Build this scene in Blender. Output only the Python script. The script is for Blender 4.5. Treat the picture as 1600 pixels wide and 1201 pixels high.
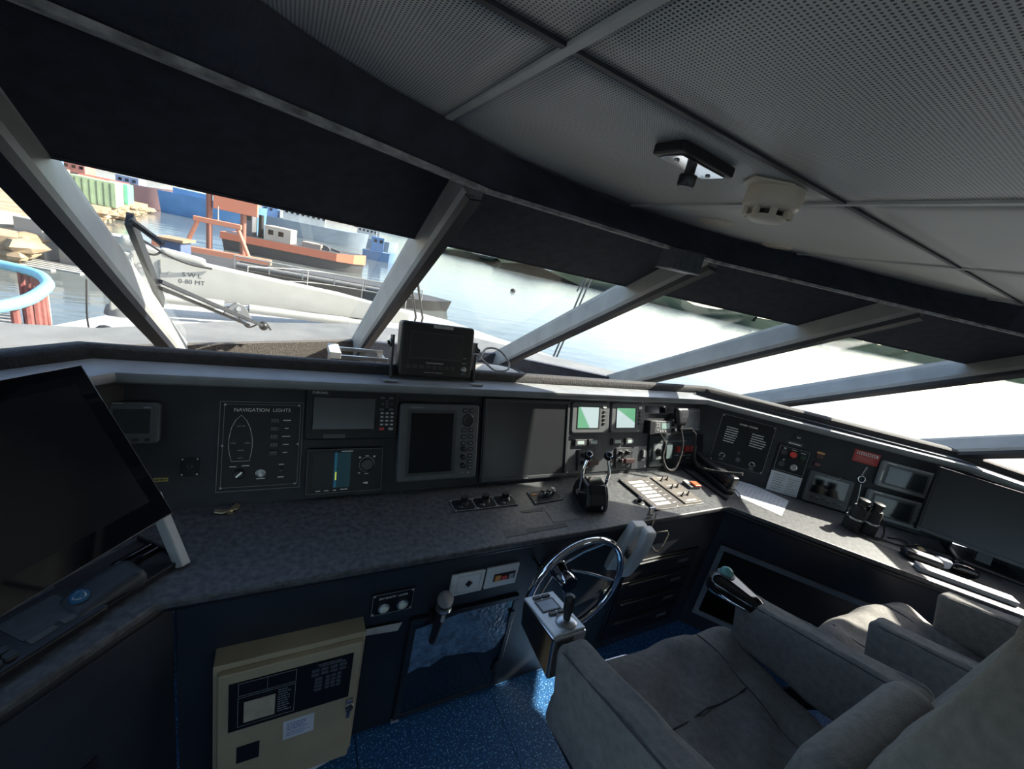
import bpy, bmesh, math, random
from mathutils import Matrix, Vector
random.seed(7)
for _o in list(bpy.data.objects): bpy.data.objects.remove(_o)
SC = bpy.context.scene
COL = SC.collection
R = math.radians
# ------------------------------------------------------------------ camera
def cam_axes(yaw, pitch, roll):
    f = Vector((math.sin(yaw)*math.cos(pitch), math.cos(yaw)*math.cos(pitch), -math.sin(pitch)))
    r0 = Vector((math.cos(yaw), -math.sin(yaw), 0)); u0 = r0.cross(f)
    r = r0*math.cos(roll) + u0*math.sin(roll); u = u0*math.cos(roll) - r0*math.sin(roll)
    return r, u, f
cd = bpy.data.cameras.new('camera'); cam = bpy.data.objects.new('camera', cd); COL.objects.link(cam)
_r, _u, _f = cam_axes(R(30.84), R(16.67), R(12.84))
cam.matrix_world = Matrix(((_r.x,_u.x,-_f.x,0),(_r.y,_u.y,-_f.y,0),(_r.z,_u.z,-_f.z,1.665),(0,0,0,1)))
cd.sensor_width = 36; cd.sensor_fit = 'HORIZONTAL'; cd.lens = 36*638/1600; cd.clip_start = .02; cd.clip_end = 6000
SC.camera = cam
# ------------------------------------------------------------------ light
SUN_AZ, SUN_EL = R(98), R(39.5)
SKY_STRENGTH, SUN_STRENGTH = .30, 13.0
w = bpy.data.worlds.new('sky'); SC.world = w; w.use_nodes = True
nt = w.node_tree; nt.nodes.clear()
sky = nt.nodes.new('ShaderNodeTexSky'); sky.sky_type = 'NISHITA'; sky.sun_disc = False
sky.sun_elevation = SUN_EL; sky.sun_rotation = SUN_AZ; sky.air_density = 1.0; sky.dust_density = 2.0; sky.ozone_density = 1.0
bg = nt.nodes.new('ShaderNodeBackground'); bg.inputs[1].default_value = SKY_STRENGTH
wo = nt.nodes.new('ShaderNodeOutputWorld')
nt.links.new(sky.outputs[0], bg.inputs[0]); nt.links.new(bg.outputs[0], wo.inputs[0])
sl = bpy.data.lights.new('sun', 'SUN'); sl.energy = SUN_STRENGTH; sl.angle = R(.6); sl.color = (1, .92, .81)
so = bpy.data.objects.new('sun', sl); COL.objects.link(so); so.location = (20, 10, 30)
_d = Vector((math.sin(SUN_AZ)*math.cos(SUN_EL), math.cos(SUN_AZ)*math.cos(SUN_EL), math.sin(SUN_EL)))
so.rotation_euler = _d.to_track_quat('Z', 'Y').to_euler()
SC.view_settings.view_transform = 'Standard'; SC.view_settings.look = 'None'
SC.view_settings.gamma = 1; SC.view_settings.use_curve_mapping = False
SC.view_settings.exposure = 0.82
# ------------------------------------------------------------------ materials
MATS = {}
def M(name, col, rough=.5, metal=0., spec=.5, var=.12, scale=25., bump=0., bscale=200., emit=0., coat=0., alpha=1.):
    if name in MATS: return MATS[name]
    m = bpy.data.materials.new(name); m.use_nodes = True; t = m.node_tree; b = t.nodes['Principled BSDF']
    b.inputs['Roughness'].default_value = rough; b.inputs['Metallic'].default_value = metal
    b.inputs['Specular IOR Level'].default_value = spec
    if coat: b.inputs['Coat Weight'].default_value = coat; b.inputs['Coat Roughness'].default_value = .08
    tc = t.nodes.new('ShaderNodeTexCoord')
    n = t.nodes.new('ShaderNodeTexNoise'); n.inputs['Scale'].default_value = scale; n.inputs['Detail'].default_value = 5
    t.links.new(tc.outputs['Object'], n.inputs['Vector'])
    r = t.nodes.new('ShaderNodeValToRGB')
    c0 = [max(0, c*(1-var)) for c in col[:3]]+[1]; c1 = [min(1, c*(1+var)) for c in col[:3]]+[1]
    r.color_ramp.elements[0].position = .3; r.color_ramp.elements[1].position = .7
    r.color_ramp.elements[0].color = c0; r.color_ramp.elements[1].color = c1
    t.links.new(n.outputs['Fac'], r.inputs[0]); t.links.new(r.outputs[0], b.inputs['Base Color'])
    if bump:
        n2 = t.nodes.new('ShaderNodeTexNoise'); n2.inputs['Scale'].default_value = bscale; n2.inputs['Detail'].default_value = 3
        t.links.new(tc.outputs['Object'], n2.inputs['Vector'])
        bp = t.nodes.new('ShaderNodeBump'); bp.inputs['Strength'].default_value = bump; bp.inputs['Distance'].default_value = .01
        t.links.new(n2.outputs['Fac'], bp.inputs['Height']); t.links.new(bp.outputs[0], b.inputs['Normal'])
    if emit:
        t.links.new(r.outputs[0], b.inputs['Emission Color']); b.inputs['Emission Strength'].default_value = emit
    MATS[name] = m; return m
def glass_mat(name, tint, refl_ior=1.45, rough=.0):
    m = bpy.data.materials.new(name); m.use_nodes = True; t = m.node_tree; t.nodes.clear()
    o = t.nodes.new('ShaderNodeOutputMaterial'); mx = t.nodes.new('ShaderNodeMixShader')
    tr = t.nodes.new('ShaderNodeBsdfTransparent'); tr.inputs[0].default_value = (*tint, 1)
    gl = t.nodes.new('ShaderNodeBsdfGlossy'); gl.inputs['Roughness'].default_value = rough
    f0 = ((refl_ior-1)/(refl_ior+1))**2
    lw = t.nodes.new('ShaderNodeLayerWeight'); lw.inputs[0].default_value = .5
    pw = t.nodes.new('ShaderNodeMath'); pw.operation = 'POWER'; pw.inputs[1].default_value = 5
    fr = t.nodes.new('ShaderNodeMath'); fr.operation = 'MULTIPLY_ADD'; fr.inputs[1].default_value = 1-f0; fr.inputs[2].default_value = f0
    t.links.new(lw.outputs['Facing'], pw.inputs[0]); t.links.new(pw.outputs[0], fr.inputs[0])
    tc = t.nodes.new('ShaderNodeTexCoord'); n = t.nodes.new('ShaderNodeTexNoise'); n.inputs['Scale'].default_value = 3
    mu = t.nodes.new('ShaderNodeMath'); mu.operation = 'MULTIPLY_ADD'; mu.inputs[1].default_value = .01; mu.inputs[2].default_value = rough
    t.links.new(tc.outputs['Object'], n.inputs['Vector']); t.links.new(n.outputs['Fac'], mu.inputs[0]); t.links.new(mu.outputs[0], gl.inputs['Roughness'])
    t.links.new(fr.outputs[0], mx.inputs[0]); t.links.new(tr.outputs[0], mx.inputs[1]); t.links.new(gl.outputs[0], mx.inputs[2])
    t.links.new(mx.outputs[0], o.inputs[0]); MATS[name] = m; return m
# ------------------------------------------------------------------ mesh helper
class MB:
    def __init__(s): s.v = []; s.f = []
    def add(s, vs, fs, m=None):
        b = len(s.v)
        for p in vs:
            p = Vector(p)
            s.v.append(tuple(m @ p) if m is not None else tuple(p))
        s.f += [tuple(i+b for i in f) for f in fs]; return s
    def bb(s, x0, x1, y0, y1, z0, z1, m=None):
        return s.add([(x0,y0,z0),(x1,y0,z0),(x1,y1,z0),(x0,y1,z0),(x0,y0,z1),(x1,y0,z1),(x1,y1,z1),(x0,y1,z1)],
                     [(3,2,1,0),(4,5,6,7),(0,1,5,4),(1,2,6,5),(2,3,7,6),(3,0,4,7)], m)
    def box(s, c, d, m=None):
        return s.bb(c[0]-d[0]/2, c[0]+d[0]/2, c[1]-d[1]/2, c[1]+d[1]/2, c[2]-d[2]/2, c[2]+d[2]/2, m)
    def bar(s, p0, p1, wx, wy, up=(0,0,1)):      # rectangular bar between two points
        p0 = Vector(p0); p1 = Vector(p1); t = (p1-p0).normalized(); a = t.cross(Vector(up))
        if a.length < 1e-4: a = t.cross(Vector((1,0,0)))
        a.normalize(); b = a.cross(t)
        vs = [p+a*sx*wx/2+b*sy*wy/2 for p in (p0, p1) for sx, sy in ((-1,-1),(1,-1),(1,1),(-1,1))]
        return s.add(vs, [(0,1,2,3),(7,6,5,4),(0,4,5,1),(1,5,6,2),(2,6,7,3),(3,7,4,0)])
    def prism(s, poly, z0, z1, m=None):          # poly counter-clockwise in xy
        n = len(poly)
        vs = [(x,y,z0) for x,y in poly]+[(x,y,z1) for x,y in poly]
        fs = [tuple(range(n-1,-1,-1)), tuple(range(n,2*n))]+[(i,(i+1)%n,n+(i+1)%n,n+i) for i in range(n)]
        return s.add(vs, fs, m)
    def rrect(s, x0, x1, y0, y1, z0, z1, r, seg=4, m=None):
        poly = []
        for cx, cy, a0 in ((x1-r,y0+r,-90),(x1-r,y1-r,0),(x0+r,y1-r,90),(x0+r,y0+r,180)):
            for i in range(seg+1): a = R(a0+90*i/seg); poly.append((cx+r*math.cos(a), cy+r*math.sin(a)))
        return s.prism(poly, z0, z1, m)
    def frame(s, x0, x1, y0, y1, z0, z1, t, m=None):  # rectangular frame with bar width t
        s.bb(x0,x1,y0,y0+t,z0,z1,m); s.bb(x0,x1,y1-t,y1,z0,z1,m); s.bb(x0,x0+t,y0+t,y1-t,z0,z1,m); return s.bb(x1-t,x1,y0+t,y1-t,z0,z1,m)
    def lathe(s, prof, m=None, seg=20):          # prof: (r, z) list, axis z
        vs = []; fs = []; n = len(prof)
        for i in range(seg):
            a = 2*math.pi*i/seg
            vs += [(r*math.cos(a), r*math.sin(a), z) for r, z in prof]
        for i in range(seg):
            j = (i+1) % seg
            fs += [(i*n+k, j*n+k, j*n+k+1, i*n+k+1) for k in range(n-1)]
        fs.append(tuple(i*n+n-1 for i in range(seg))); fs.append(tuple(i*n for i in range(seg-1,-1,-1)))
        return s.add(vs, fs, m)
    def cyl(s, p0, p1, r0, r1=None, seg=16):
        r1 = r0 if r1 is None else r1; p0 = Vector(p0); p1 = Vector(p1); d = p1-p0
        m = Matrix.Translation(p0) @ d.to_track_quat('Z','Y').to_matrix().to_4x4()
        return s.lathe([(r0,0),(r1,d.length)], m, seg)
    def tube(s, pts, r, seg=8, closed=False):
        pts = [Vector(p) for p in pts]; n = len(pts); vs = []; fs = []; a = None
        rr = r if isinstance(r, (list, tuple)) else [r]*n
        for i, p in enumerate(pts):
            if closed: t = (pts[(i+1)%n]-pts[i-1])
            else: t = pts[min(i+1,n-1)]-pts[max(i-1,0)]
            t.normalize()
            if a is None:
                a = t.cross(Vector((0,0,1)));
                if a.length < .1: a = t.cross(Vector((1,0,0)))
            a = (a-t*a.dot(t)).normalized(); b = t.cross(a)
            vs += [p+(a*math.cos(2*math.pi*k/seg)+b*math.sin(2*math.pi*k/seg))*rr[i] for k in range(seg)]
        for i in range(n if closed else n-1):
            j = (i+1) % n
            fs += [(i*seg+k, i*seg+(k+1)%seg, j*seg+(k+1)%seg, j*seg+k) for k in range(seg)]
        if not closed: fs += [tuple(range(seg-1,-1,-1)), tuple((n-1)*seg+k for k in range(seg))]
        return s.add(vs, fs)
    def ball(s, c, rx, ry=None, rz=None, seg=16, rings=10, m=None):
        ry = ry or rx; rz = rz or rx
        mm = Matrix.Translation(c) @ Matrix.Diagonal((rx, ry, rz, 1))
        prof = [(max(.001, math.sin(math.pi*i/rings)), -math.cos(math.pi*i/rings)) for i in range(rings+1)]
        return s.lathe(prof, (m @ mm) if m is not None else mm, seg)
    def cushion(s, h, rr, n=10, fn=None, m=None): # rounded, subdivided box with half sizes h
        idx = {}; vs = []; fs = []
        def vid(p):
            k = tuple(round(c, 5) for c in p)
            if k not in idx:
                P = Vector((p[0]*h[0], p[1]*h[1], p[2]*h[2]))
                q = Vector([max(-(h[i]-rr), min(h[i]-rr, P[i])) for i in range(3)])
                d = P-q
                if d.length > 1e-6: P = q+d.normalized()*rr
                if fn: P = Vector(fn(P.x, P.y, P.z))
                idx[k] = len(vs); vs.append(P)
            return idx[k]
        g = [math.copysign(abs(-1+2*i/n)**.7, -1+2*i/n) if abs(-1+2*i/n) > 0 else 0 for i in range(n+1)]
        for ax in range(3):
            for sg in (-1, 1):
                for i in range(n):
                    for j in range(n):
                        q = []
                        for a, b in ((g[i],g[j]),(g[i+1],g[j]),(g[i+1],g[j+1]),(g[i],g[j+1])):
                            p = [0,0,0]; p[ax] = sg; p[(ax+1)%3] = a; p[(ax+2)%3] = b; q.append(vid(p))
                        fs.append(tuple(q) if sg > 0 else tuple(reversed(q)))
        return s.add(vs, fs, m)
    def build(s, name, mat, parent=None, bevel=0., smooth=None, subsurf=0, seg=2):
        me = bpy.data.meshes.new(name); me.from_pydata(s.v, [], s.f); me.update()
        me.materials.append(mat if not isinstance(mat, str) else MATS[mat])
        if smooth is not None:
            me.polygons.foreach_set('use_smooth', [True]*len(me.polygons)); me.set_sharp_from_angle(angle=R(smooth))
        o = bpy.data.objects.new(name, me); COL.objects.link(o)
        if parent is not None: o.parent = parent
        if bevel:
            b = o.modifiers.new('bevel', 'BEVEL'); b.width = bevel; b.segments = seg; b.limit_method = 'ANGLE'; b.angle_limit = R(40)
        if subsurf:
            b = o.modifiers.new('sub', 'SUBSURF'); b.levels = subsurf; b.render_levels = subsurf
        return o
def tag(o, label=None, cat=None, group=None, kind=None):
    if label: o['label'] = label
    if cat: o['category'] = cat
    if group: o['group'] = group
    if kind: o['kind'] = kind
    return o
def thing(name, label, cat, mw=None, group=None):
    o = bpy.data.objects.new(name, None); COL.objects.link(o); o.empty_display_size = .05
    if mw is not None: o.matrix_world = mw
    return tag(o, label, cat, group)
def part(name, mb, mat, parent, label=None, **k):
    o = mb.build(name, mat, parent, **k)
    if label: o['label'] = label
    if name in ('lettering','small_print','key_print','switch_names','rocker_mark'): o['kind'] = 'stuff'
    return o
def struct(name, mb, mat, label=None, **k):
    o = mb.build(name, mat, None, **k); o['kind'] = 'structure'
    if label: o['label'] = label
    return o
def text(name, s, size, x, y, z, mat, parent, align='CENTER', rot=None, ext=.0004, sx=1.):
    c = bpy.data.curves.new(name, 'FONT'); c.body = s; c.size = size; c.align_x = align; c.align_y = 'CENTER'; c.extrude = ext; c.resolution_u = 2
    t = bpy.data.objects.new('tmp', c); COL.objects.link(t); bpy.context.view_layer.update()
    me = bpy.data.meshes.new_from_object(t.evaluated_get(bpy.context.evaluated_depsgraph_get())); me.name = name
    bpy.data.objects.remove(t); bpy.data.curves.remove(c)
    mm = Matrix.Translation((x, y, z)) @ (rot if rot is not None else Matrix.Identity(4)) @ Matrix.Diagonal((sx,1,1,1))
    me.transform(mm); me.materials.clear(); me.materials.append(MATS[mat] if isinstance(mat, str) else mat)
    o = bpy.data.objects.new(name, me); COL.objects.link(o); o.parent = parent; return o
def fmat(o, U, V):
    U = Vector(U).normalized(); V = Vector(V).normalized(); N = U.cross(V)
    return Matrix(((U.x,V.x,N.x,o[0]),(U.y,V.y,N.y,o[1]),(U.z,V.z,N.z,o[2]),(0,0,0,1)))
def at(F, u, v, n=0., rz=0.): return F @ Matrix.Translation((u, v, n)) @ Matrix.Rotation(rz, 4, 'Z')
TZ = .765
CF = fmat((0,1.302,TZ), (1,0,0), (0,math.cos(R(71)),math.sin(R(71))))              # centre fascia: u right, v up the slope, n to the viewer
WAZ = R(41)
WF = fmat((2.09,1.302,TZ), (math.cos(WAZ),-math.sin(WAZ),0), (math.sin(WAZ)*math.cos(R(77)),math.cos(WAZ)*math.cos(R(77)),math.sin(R(77))))
TF = fmat((0,0,TZ), (1,0,0), (0,1,0))                                               # worktop: u right, v forward, n up
LF = fmat((0,.985,0), (1,0,0), (0,0,1))                                             # lower front below the worktop
# palette
M('navy_panel', (.026,.029,.034), .55, spec=.3, var=.25, scale=9, bump=.12, bscale=300)
M('black_plastic', (.010,.010,.012), .38, var=.15)
M('black_gloss', (.006,.006,.008), .07, spec=.6, var=.1)
M('screen_black', (.004,.005,.007), .12, spec=.55, var=.1)
M('dark_grey', (.034,.037,.042), .48, var=.1)
M('mid_grey', (.075,.080,.086), .5, var=.1)
M('light_grey', (.30,.31,.31), .45, var=.08)
M('white_print', (.75,.75,.70), .6, var=.05)
M('dim_print', (.25,.26,.26), .6, var=.1)
M('chrome', (.75,.75,.78), .08, metal=1, var=.04)
M('steel', (.50,.50,.50), .32, metal=1, var=.1)
M('cream', (.36,.30,.19), .5, var=.08, scale=8)
M('white_plastic', (.62,.62,.60), .4, var=.05)
M('red', (.55,.04,.03), .4, var=.1)
M('worktop', (.058,.060,.063), .42, var=.55, scale=60, bump=.10, bscale=500)
M('rubber', (.012,.012,.012), .7, var=.2)
M('paper', (.55,.57,.60), .7, var=.06)
# ------------------------------------------------------------------ structure
KR = 1.654
EYE = [(-1.50,-.05),(-1.18,.69),(-.40,1.09),(.385,1.46),(1.355,1.46),(2.13,1.09),(2.92,.69),(3.25,-.05)]
def mp(i, z, off=0.): return Vector((EYE[i][0], EYE[i][1]+(1.665-z)*KR, z))
TR = Vector((0,-KR,1)).normalized()
ZB, ZT = .985, 1.832
def pane_in(i):
    a = (mp(i+1,1.)-mp(i,1.)).normalized(); n = a.cross(TR).normalized()
    return n if n.z < 0 else -n
def mull_in(i):
    ns = [pane_in(j) for j in (i-1, i) if 0 <= j < len(EYE)-1]
    v = sum(ns, Vector()); v -= TR*v.dot(TR); return v.normalized()
M('mullion_grey', (.33,.335,.325), .42, var=.12, scale=10, bump=.04)
M('mullion_navy', (.018,.021,.030), .5, var=.15)
M('navy_pad', (.030,.036,.054), .75, var=.3, scale=14, bump=.25, bscale=90)
M('blind_cloth', (.024,.030,.044), .85, var=.25, scale=30, bump=.15, bscale=300)
M('grey_lip', (.36,.36,.35), .8, var=.5, scale=40, bump=.4, bscale=120)
M('ledge_carpet', (.10,.088,.078), .95, var=.45, scale=150, bump=.6, bscale=250)
M('hull_white', (.42,.42,.41), .5, var=.06, scale=2)
M('coaming_grey', (.16,.163,.165), .7, var=.15, scale=6)
M('brow_grey', (.20,.21,.22), .38, var=.12, scale=15, bump=.05)
M('rail_pad', (.022,.021,.023), .8, var=.35, scale=60, bump=.3, bscale=150)
glass_mat('window_glass', (.90,.92,.91), 1.30)
# floor with square tiles
M('floor_sub', (.004,.006,.012), .8)
fl = struct('floor', MB().bb(-1.75,3.6,-2.5,2.6,-.06,-.008), 'floor_sub')
def speckle(name, base, dots, scale, thr, rough):
    m = M(name, base, rough, var=.25, scale=60, bump=.05); t = m.node_tree; b = t.nodes['Principled BSDF']
    tc = t.nodes.new('ShaderNodeTexCoord'); vo = t.nodes.new('ShaderNodeTexNoise'); vo.inputs['Scale'].default_value = scale; vo.inputs['Detail'].default_value = 2
    t.links.new(tc.outputs['Object'], vo.inputs['Vector'])
    rp = t.nodes.new('ShaderNodeValToRGB'); rp.color_ramp.elements[0].position = thr; rp.color_ramp.elements[1].position = thr+.06
    t.links.new(vo.outputs['Fac'], rp.inputs[0])
    mx = t.nodes.new('ShaderNodeMixRGB'); mx.inputs[2].default_value = (*dots, 1)
    old = b.inputs['Base Color'].links[0].from_socket
    t.links.new(rp.outputs[0], mx.inputs[0]); t.links.new(old, mx.inputs[1]); t.links.new(mx.outputs[0], b.inputs['Base Color']); return m
speckle('floor_blue', (.012,.075,.20), (.22,.42,.62), 150, .585, .35)
tile_me = None
for ix in range(-3, 7):
    for iy in range(-5, 5):
        x0 = .28+ix*.52; y0 = .46+iy*.52
        if x0 < -1.7 or x0 > 3.2 or y0 > 2.: continue
        if tile_me is None:
            o = MB().bb(0,.5175,0,.5175,-.008,0).build('floor_tile', 'floor_blue', fl); tile_me = o.data
        else:
            o = bpy.data.objects.new('floor_tile', tile_me); COL.objects.link(o); o.parent = fl
        o.location = (x0, y0, 0)
# mullions
for i in range(len(EYE)):
    d = mull_in(i); wv = TR.cross(d).normalized()
    if wv.x < 0: wv = -wv
    a = mp(i, ZB-.03); b = mp(i, ZT+.05)
    W, D = .058, .115
    sec = [(-W/2,-.012),(W/2,-.012),(W/2,D-.03),(W/2-.012,D),(-W/2+.012,D),(-W/2,D-.03)]
    vs = [p+wv*x+d*y for p in (a, b) for x, y in sec]; n = len(sec)
    m = MB().add(vs, [tuple(range(n)), tuple(range(2*n-1,n-1,-1))]+[(k,n+k,n+(k+1)%n,(k+1)%n) for k in range(n)])
    tr = struct('trim_%d' % (i+1), m, 'mullion_grey', label='raked grey window mullion')
    # dark inner facing strip
    sec = [(-W/2+.004,D-.012),(W/2-.004,D-.012),(W/2-.012,D+.004),(-W/2+.012,D+.004)]
    vs = [p+wv*x+d*y for p in (a, b) for x, y in sec]
    part('cover_strip', MB().add(vs, [(0,1,2,3),(7,6,5,4)]+[(k,4+k,4+(k+1)%4,(k+1)%4) for k in range(4)]), 'mullion_navy', tr)
# glass panes and blinds
blind_labels = {0:'dark navy sun blind on the left side window out beyond the big monitor',1:'dark navy sun blind over the leftmost window behind the slanted grey mullion',2:'largest black sun blind, above the view of the harbour',3:'dark navy sun blind above the still water right of the sunlit mullion',4:'dark navy sun blind beneath the small grey mullion bracket',5:'dark navy sun blind between the two long right-hand mullions',6:'dark navy sun blind nearest the right edge of the picture'}
for i in range(len(EYE)-1):
    d = pane_in(i)
    q = [mp(i,ZB), mp(i+1,ZB), mp(i+1,ZT+.04), mp(i,ZT+.04)]
    vs = [p+d*k for k in (0,.005) for p in q]
    struct('window_%d' % (i+1), MB().add(vs, [(0,1,2,3),(7,6,5,4)]+[(k,4+k,4+(k+1)%4,(k+1)%4) for k in range(4)]), 'window_glass', label='raked clear windscreen pane')
    zb = 1.676
    q = [mp(i,zb), mp(i+1,zb), mp(i+1,ZT+.03), mp(i,ZT+.03)]
    a = (q[1]-q[0]).normalized(); q[0] += a*.032; q[3] += a*.032; q[1] -= a*.032; q[2] -= a*.032
    bl = thing('window_blind', blind_labels[i], 'blind', group='sun blinds on the windscreen')
    vs = [p+d*k for k in (.014,.018) for p in q]
    part('blind_fabric', MB().add(vs, [(0,1,2,3),(7,6,5,4)]+[(k,4+k,4+(k+1)%4,(k+1)%4) for k in range(4)]), 'blind_cloth', bl)
    part('bottom_bar', MB().bar(q[0]+d*.016, q[1]+d*.016, .010, .007, up=d), 'blind_cloth', bl)
# upper beam between ceiling edge and blinds
ARC = [(-.70,-2.4),(-.70,-.6),(-.62,-.05),(-.40,.36),(-.05,.735),(.009,.79),(.135,.875),(.267,.93),(.467,1.026),(.70,1.085),(.953,1.101),(1.18,1.085),(1.397,1.033),(1.714,.875),(2.135,.707),(2.36,.497),(2.60,.20),(2.74,-.3),(2.80,-.8),(2.80,-2.4)]
ZC = 1.90
low = [Vector((-1.62,-2.4,ZT))]+[mp(i, ZT) for i in range(len(EYE))]+[Vector((3.4,-2.4,ZT))]
def low_at(s):
    tot = [0]
    for a, b in zip(low, low[1:]): tot.append(tot[-1]+(b-a).length)
    t = s*tot[-1]
    for k in range(len(low)-1):
        if t <= tot[k+1]+1e-6: return low[k].lerp(low[k+1], (t-tot[k])/(tot[k+1]-tot[k]))
# outer ring points matched to the arc by nearest direction from the room centre
def ring_hit(p):
    c = Vector((.9,-.9)); d = (Vector(p)-c).normalized(); best = None
    for a, b in zip(low, low[1:]):
        ax, ay = a.x-c.x, a.y-c.y; ex, ey = b.x-a.x, b.y-a.y
        den = d.x*ey-d.y*ex
        if abs(den) < 1e-9: continue
        t = (ax*ey-ay*ex)/den; u = (ax*d.y-ay*d.x)/den
        if t > 0 and -1e-4 <= u <= 1+1e-4: best = Vector((c.x+d.x*t, c.y+d.y*t))
    return best if best is not None else Vector(p)
ring = []
for p in ARC[1:-1]: ring.append((Vector(p), ring_hit(p)))
# add exact mullion corners
extra = []
for i in range(len(EYE)):
    q = mp(i, ZT); c = Vector((.9,-.9)); d = (Vector((q.x,q.y))-c)
    best = None
    for a, b in zip(ARC, ARC[1:]):
        ax, ay = a[0]-c.x, a[1]-c.y; ex, ey = b[0]-a[0], b[1]-a[1]; den = d.x*ey-d.y*ex
        if abs(den) < 1e-9: continue
        t = (ax*ey-ay*ex)/den; u = (ax*d.y-ay*d.x)/den
        if t > 0 and 0 <= u <= 1: best = Vector((c.x+d.x*t, c.y+d.y*t))
    if best is not None: extra.append((best, Vector((q.x,q.y))))
ring += extra
ring.sort(key=lambda e: -math.atan2(e[0].y+.9, e[0].x-.9))
ring = [(Vector((-.70,-2.4)), Vector((-1.62,-2.4)))]+ring+[(Vector((2.80,-2.4)), Vector((3.4,-2.4)))]
ZL = 1.809
vs = []; fs = []
C0 = Vector((.9,-.9))
def lip_of(b): return b-(b-C0).normalized()*.175
for a, b in ring:
    l = lip_of(b); o = (b-C0).normalized(); mid = a.lerp(l, .5)+o*.006
    vs += [(a.x,a.y,ZC+.03),(a.x,a.y,ZC-.004),(mid.x,mid.y,(ZC+ZL)/2+.004),(l.x,l.y,ZL+.010),(l.x+o.x*.012,l.y+o.y*.012,ZL),(b.x,b.y,ZT),(b.x+o.x*.05,b.y+o.y*.05,ZT+.12)]
for k in range(len(ring)-1):
    for j in range(6): fs.append((k*7+j, k*7+j+1, k*7+7+j+1, k*7+7+j))
beam = struct('trim_9', MB().add(vs, fs), 'navy_pad', label='dark navy padded beam under the ceiling edge', smooth=35)
vs = []; fs = []
for a, b in ring:
    o = (b-C0).normalized(); l = lip_of(b); l1 = l+o*.002; l2 = l+o*.040
    vs += [(l1.x,l1.y,ZL+.004),(l1.x,l1.y,ZL-.005),(l2.x,l2.y,ZL-.004),(l2.x,l2.y,ZL+.006)]
for k in range(len(ring)-1):
    for j in range(3): fs.append((k*4+j, k*4+j+1, k*4+4+j+1, k*4+4+j))
part('lip_strip', MB().add(vs, fs), 'grey_lip', beam, label='worn grey lip along the beam')
# unseen roof and walls behind the camera
roof = [(-2.3,-2.6),(3.6,-2.6),(3.12,.05),(2.86,.60),(2.2,.95),(1.45,1.40),(.30,1.40),(-.55,1.05),(-1.4,.75),(-2.0,.1)]
struct('ceiling_roof', MB().prism(roof, 1.955, 2.0), 'hull_white', label='outer roof deck')
M('wall_navy', (.05,.055,.065), .8, var=.15)
struct('wall_right', MB().bb(3.39,3.45,-2.45,-.05,0,1.955), 'wall_navy')  # unseen wall left without windows to keep sun off the floor
x = -1.66
m = MB().bb(x-.03,x+.03,-2.45,-.05,0,.95).bb(x-.03,x+.03,-2.45,-.05,1.75,1.955)
for y in (-2.42,-1.63,-.85,-.10): m.bb(x-.03,x+.03,y-.04,y+.04,.95,1.75)
struct('wall_left', m, 'wall_navy')
for k, y in enumerate((-2.38,-1.59,-.81)):
    struct('window_%d' % (8+k), MB().bb(x-.003,x+.003,y,y+.71,.95,1.75), 'window_glass', label='unseen side window behind the helm')  # side windows added to let ambient light in
m = MB().bb(-1.69,3.45,-2.5,-2.44,0,.95).bb(-1.69,3.45,-2.5,-2.44,1.75,1.955)
for x in (-1.65,-.4,.9,2.2,3.4): m.bb(x-.05,x+.05,-2.5,-2.44,.95,1.75)
struct('wall_back', m, 'wall_navy')
for k, x in enumerate((-1.6,-.35,.95,2.25)):
    struct('window_%d' % (14+k), MB().bb(x,x+1.15,-2.473,-2.467,.95,1.75), 'window_glass', label='unseen aft window behind the helm')  # back wall glazed so ambient light enters from behind
# lower hull skin, ledge and upstand at the windscreen foot
base = [mp(i, ZB) for i in range(len(EYE))]
m = MB()
for a, b in zip(base, base[1:]):
    o = Vector((a-b)).cross(Vector((0,0,1))).normalized()
    if o.y < 0 and abs(o.y) > .2: o = -o
    m.add([(a.x,a.y,ZB),(b.x,b.y,ZB),(b.x,b.y,-1.2),(a.x,a.y,-1.2)], [(0,1,2,3)])
struct('wall_front', m, 'hull_white', label='front bulkhead under the windscreen')
for i in range(len(EYE)-1):
    a, b = mp(i, ZB), mp(i+1, ZB); d = pane_in(i); h = Vector((d.x,d.y,0)).normalized()
    q = [a+h*.012, b+h*.012, b+h*.05, a+h*.05]
    vs = [(p.x,p.y,z) for z in (.80,ZB+.022) for p in q]
    struct('trim_%d' % (10+i), MB().add(vs, [(3,2,1,0),(4,5,6,7)]+[(k,(k+1)%4,4+(k+1)%4,4+k) for k in range(4)]), 'ledge_carpet' if i in (1,2) else 'navy_pad', label='upstand at the windscreen foot')
led = [(-1.45,.5)]+[(p.x,p.y-.02) for p in base[1:-1]]+[(3.25,.68),(2.25,1.47),(-.5,1.47)]
struct('trim_18', MB().prism(list(reversed(led)), .80, .82), 'ledge_carpet', label='carpeted ledge behind the dashboard')
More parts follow.
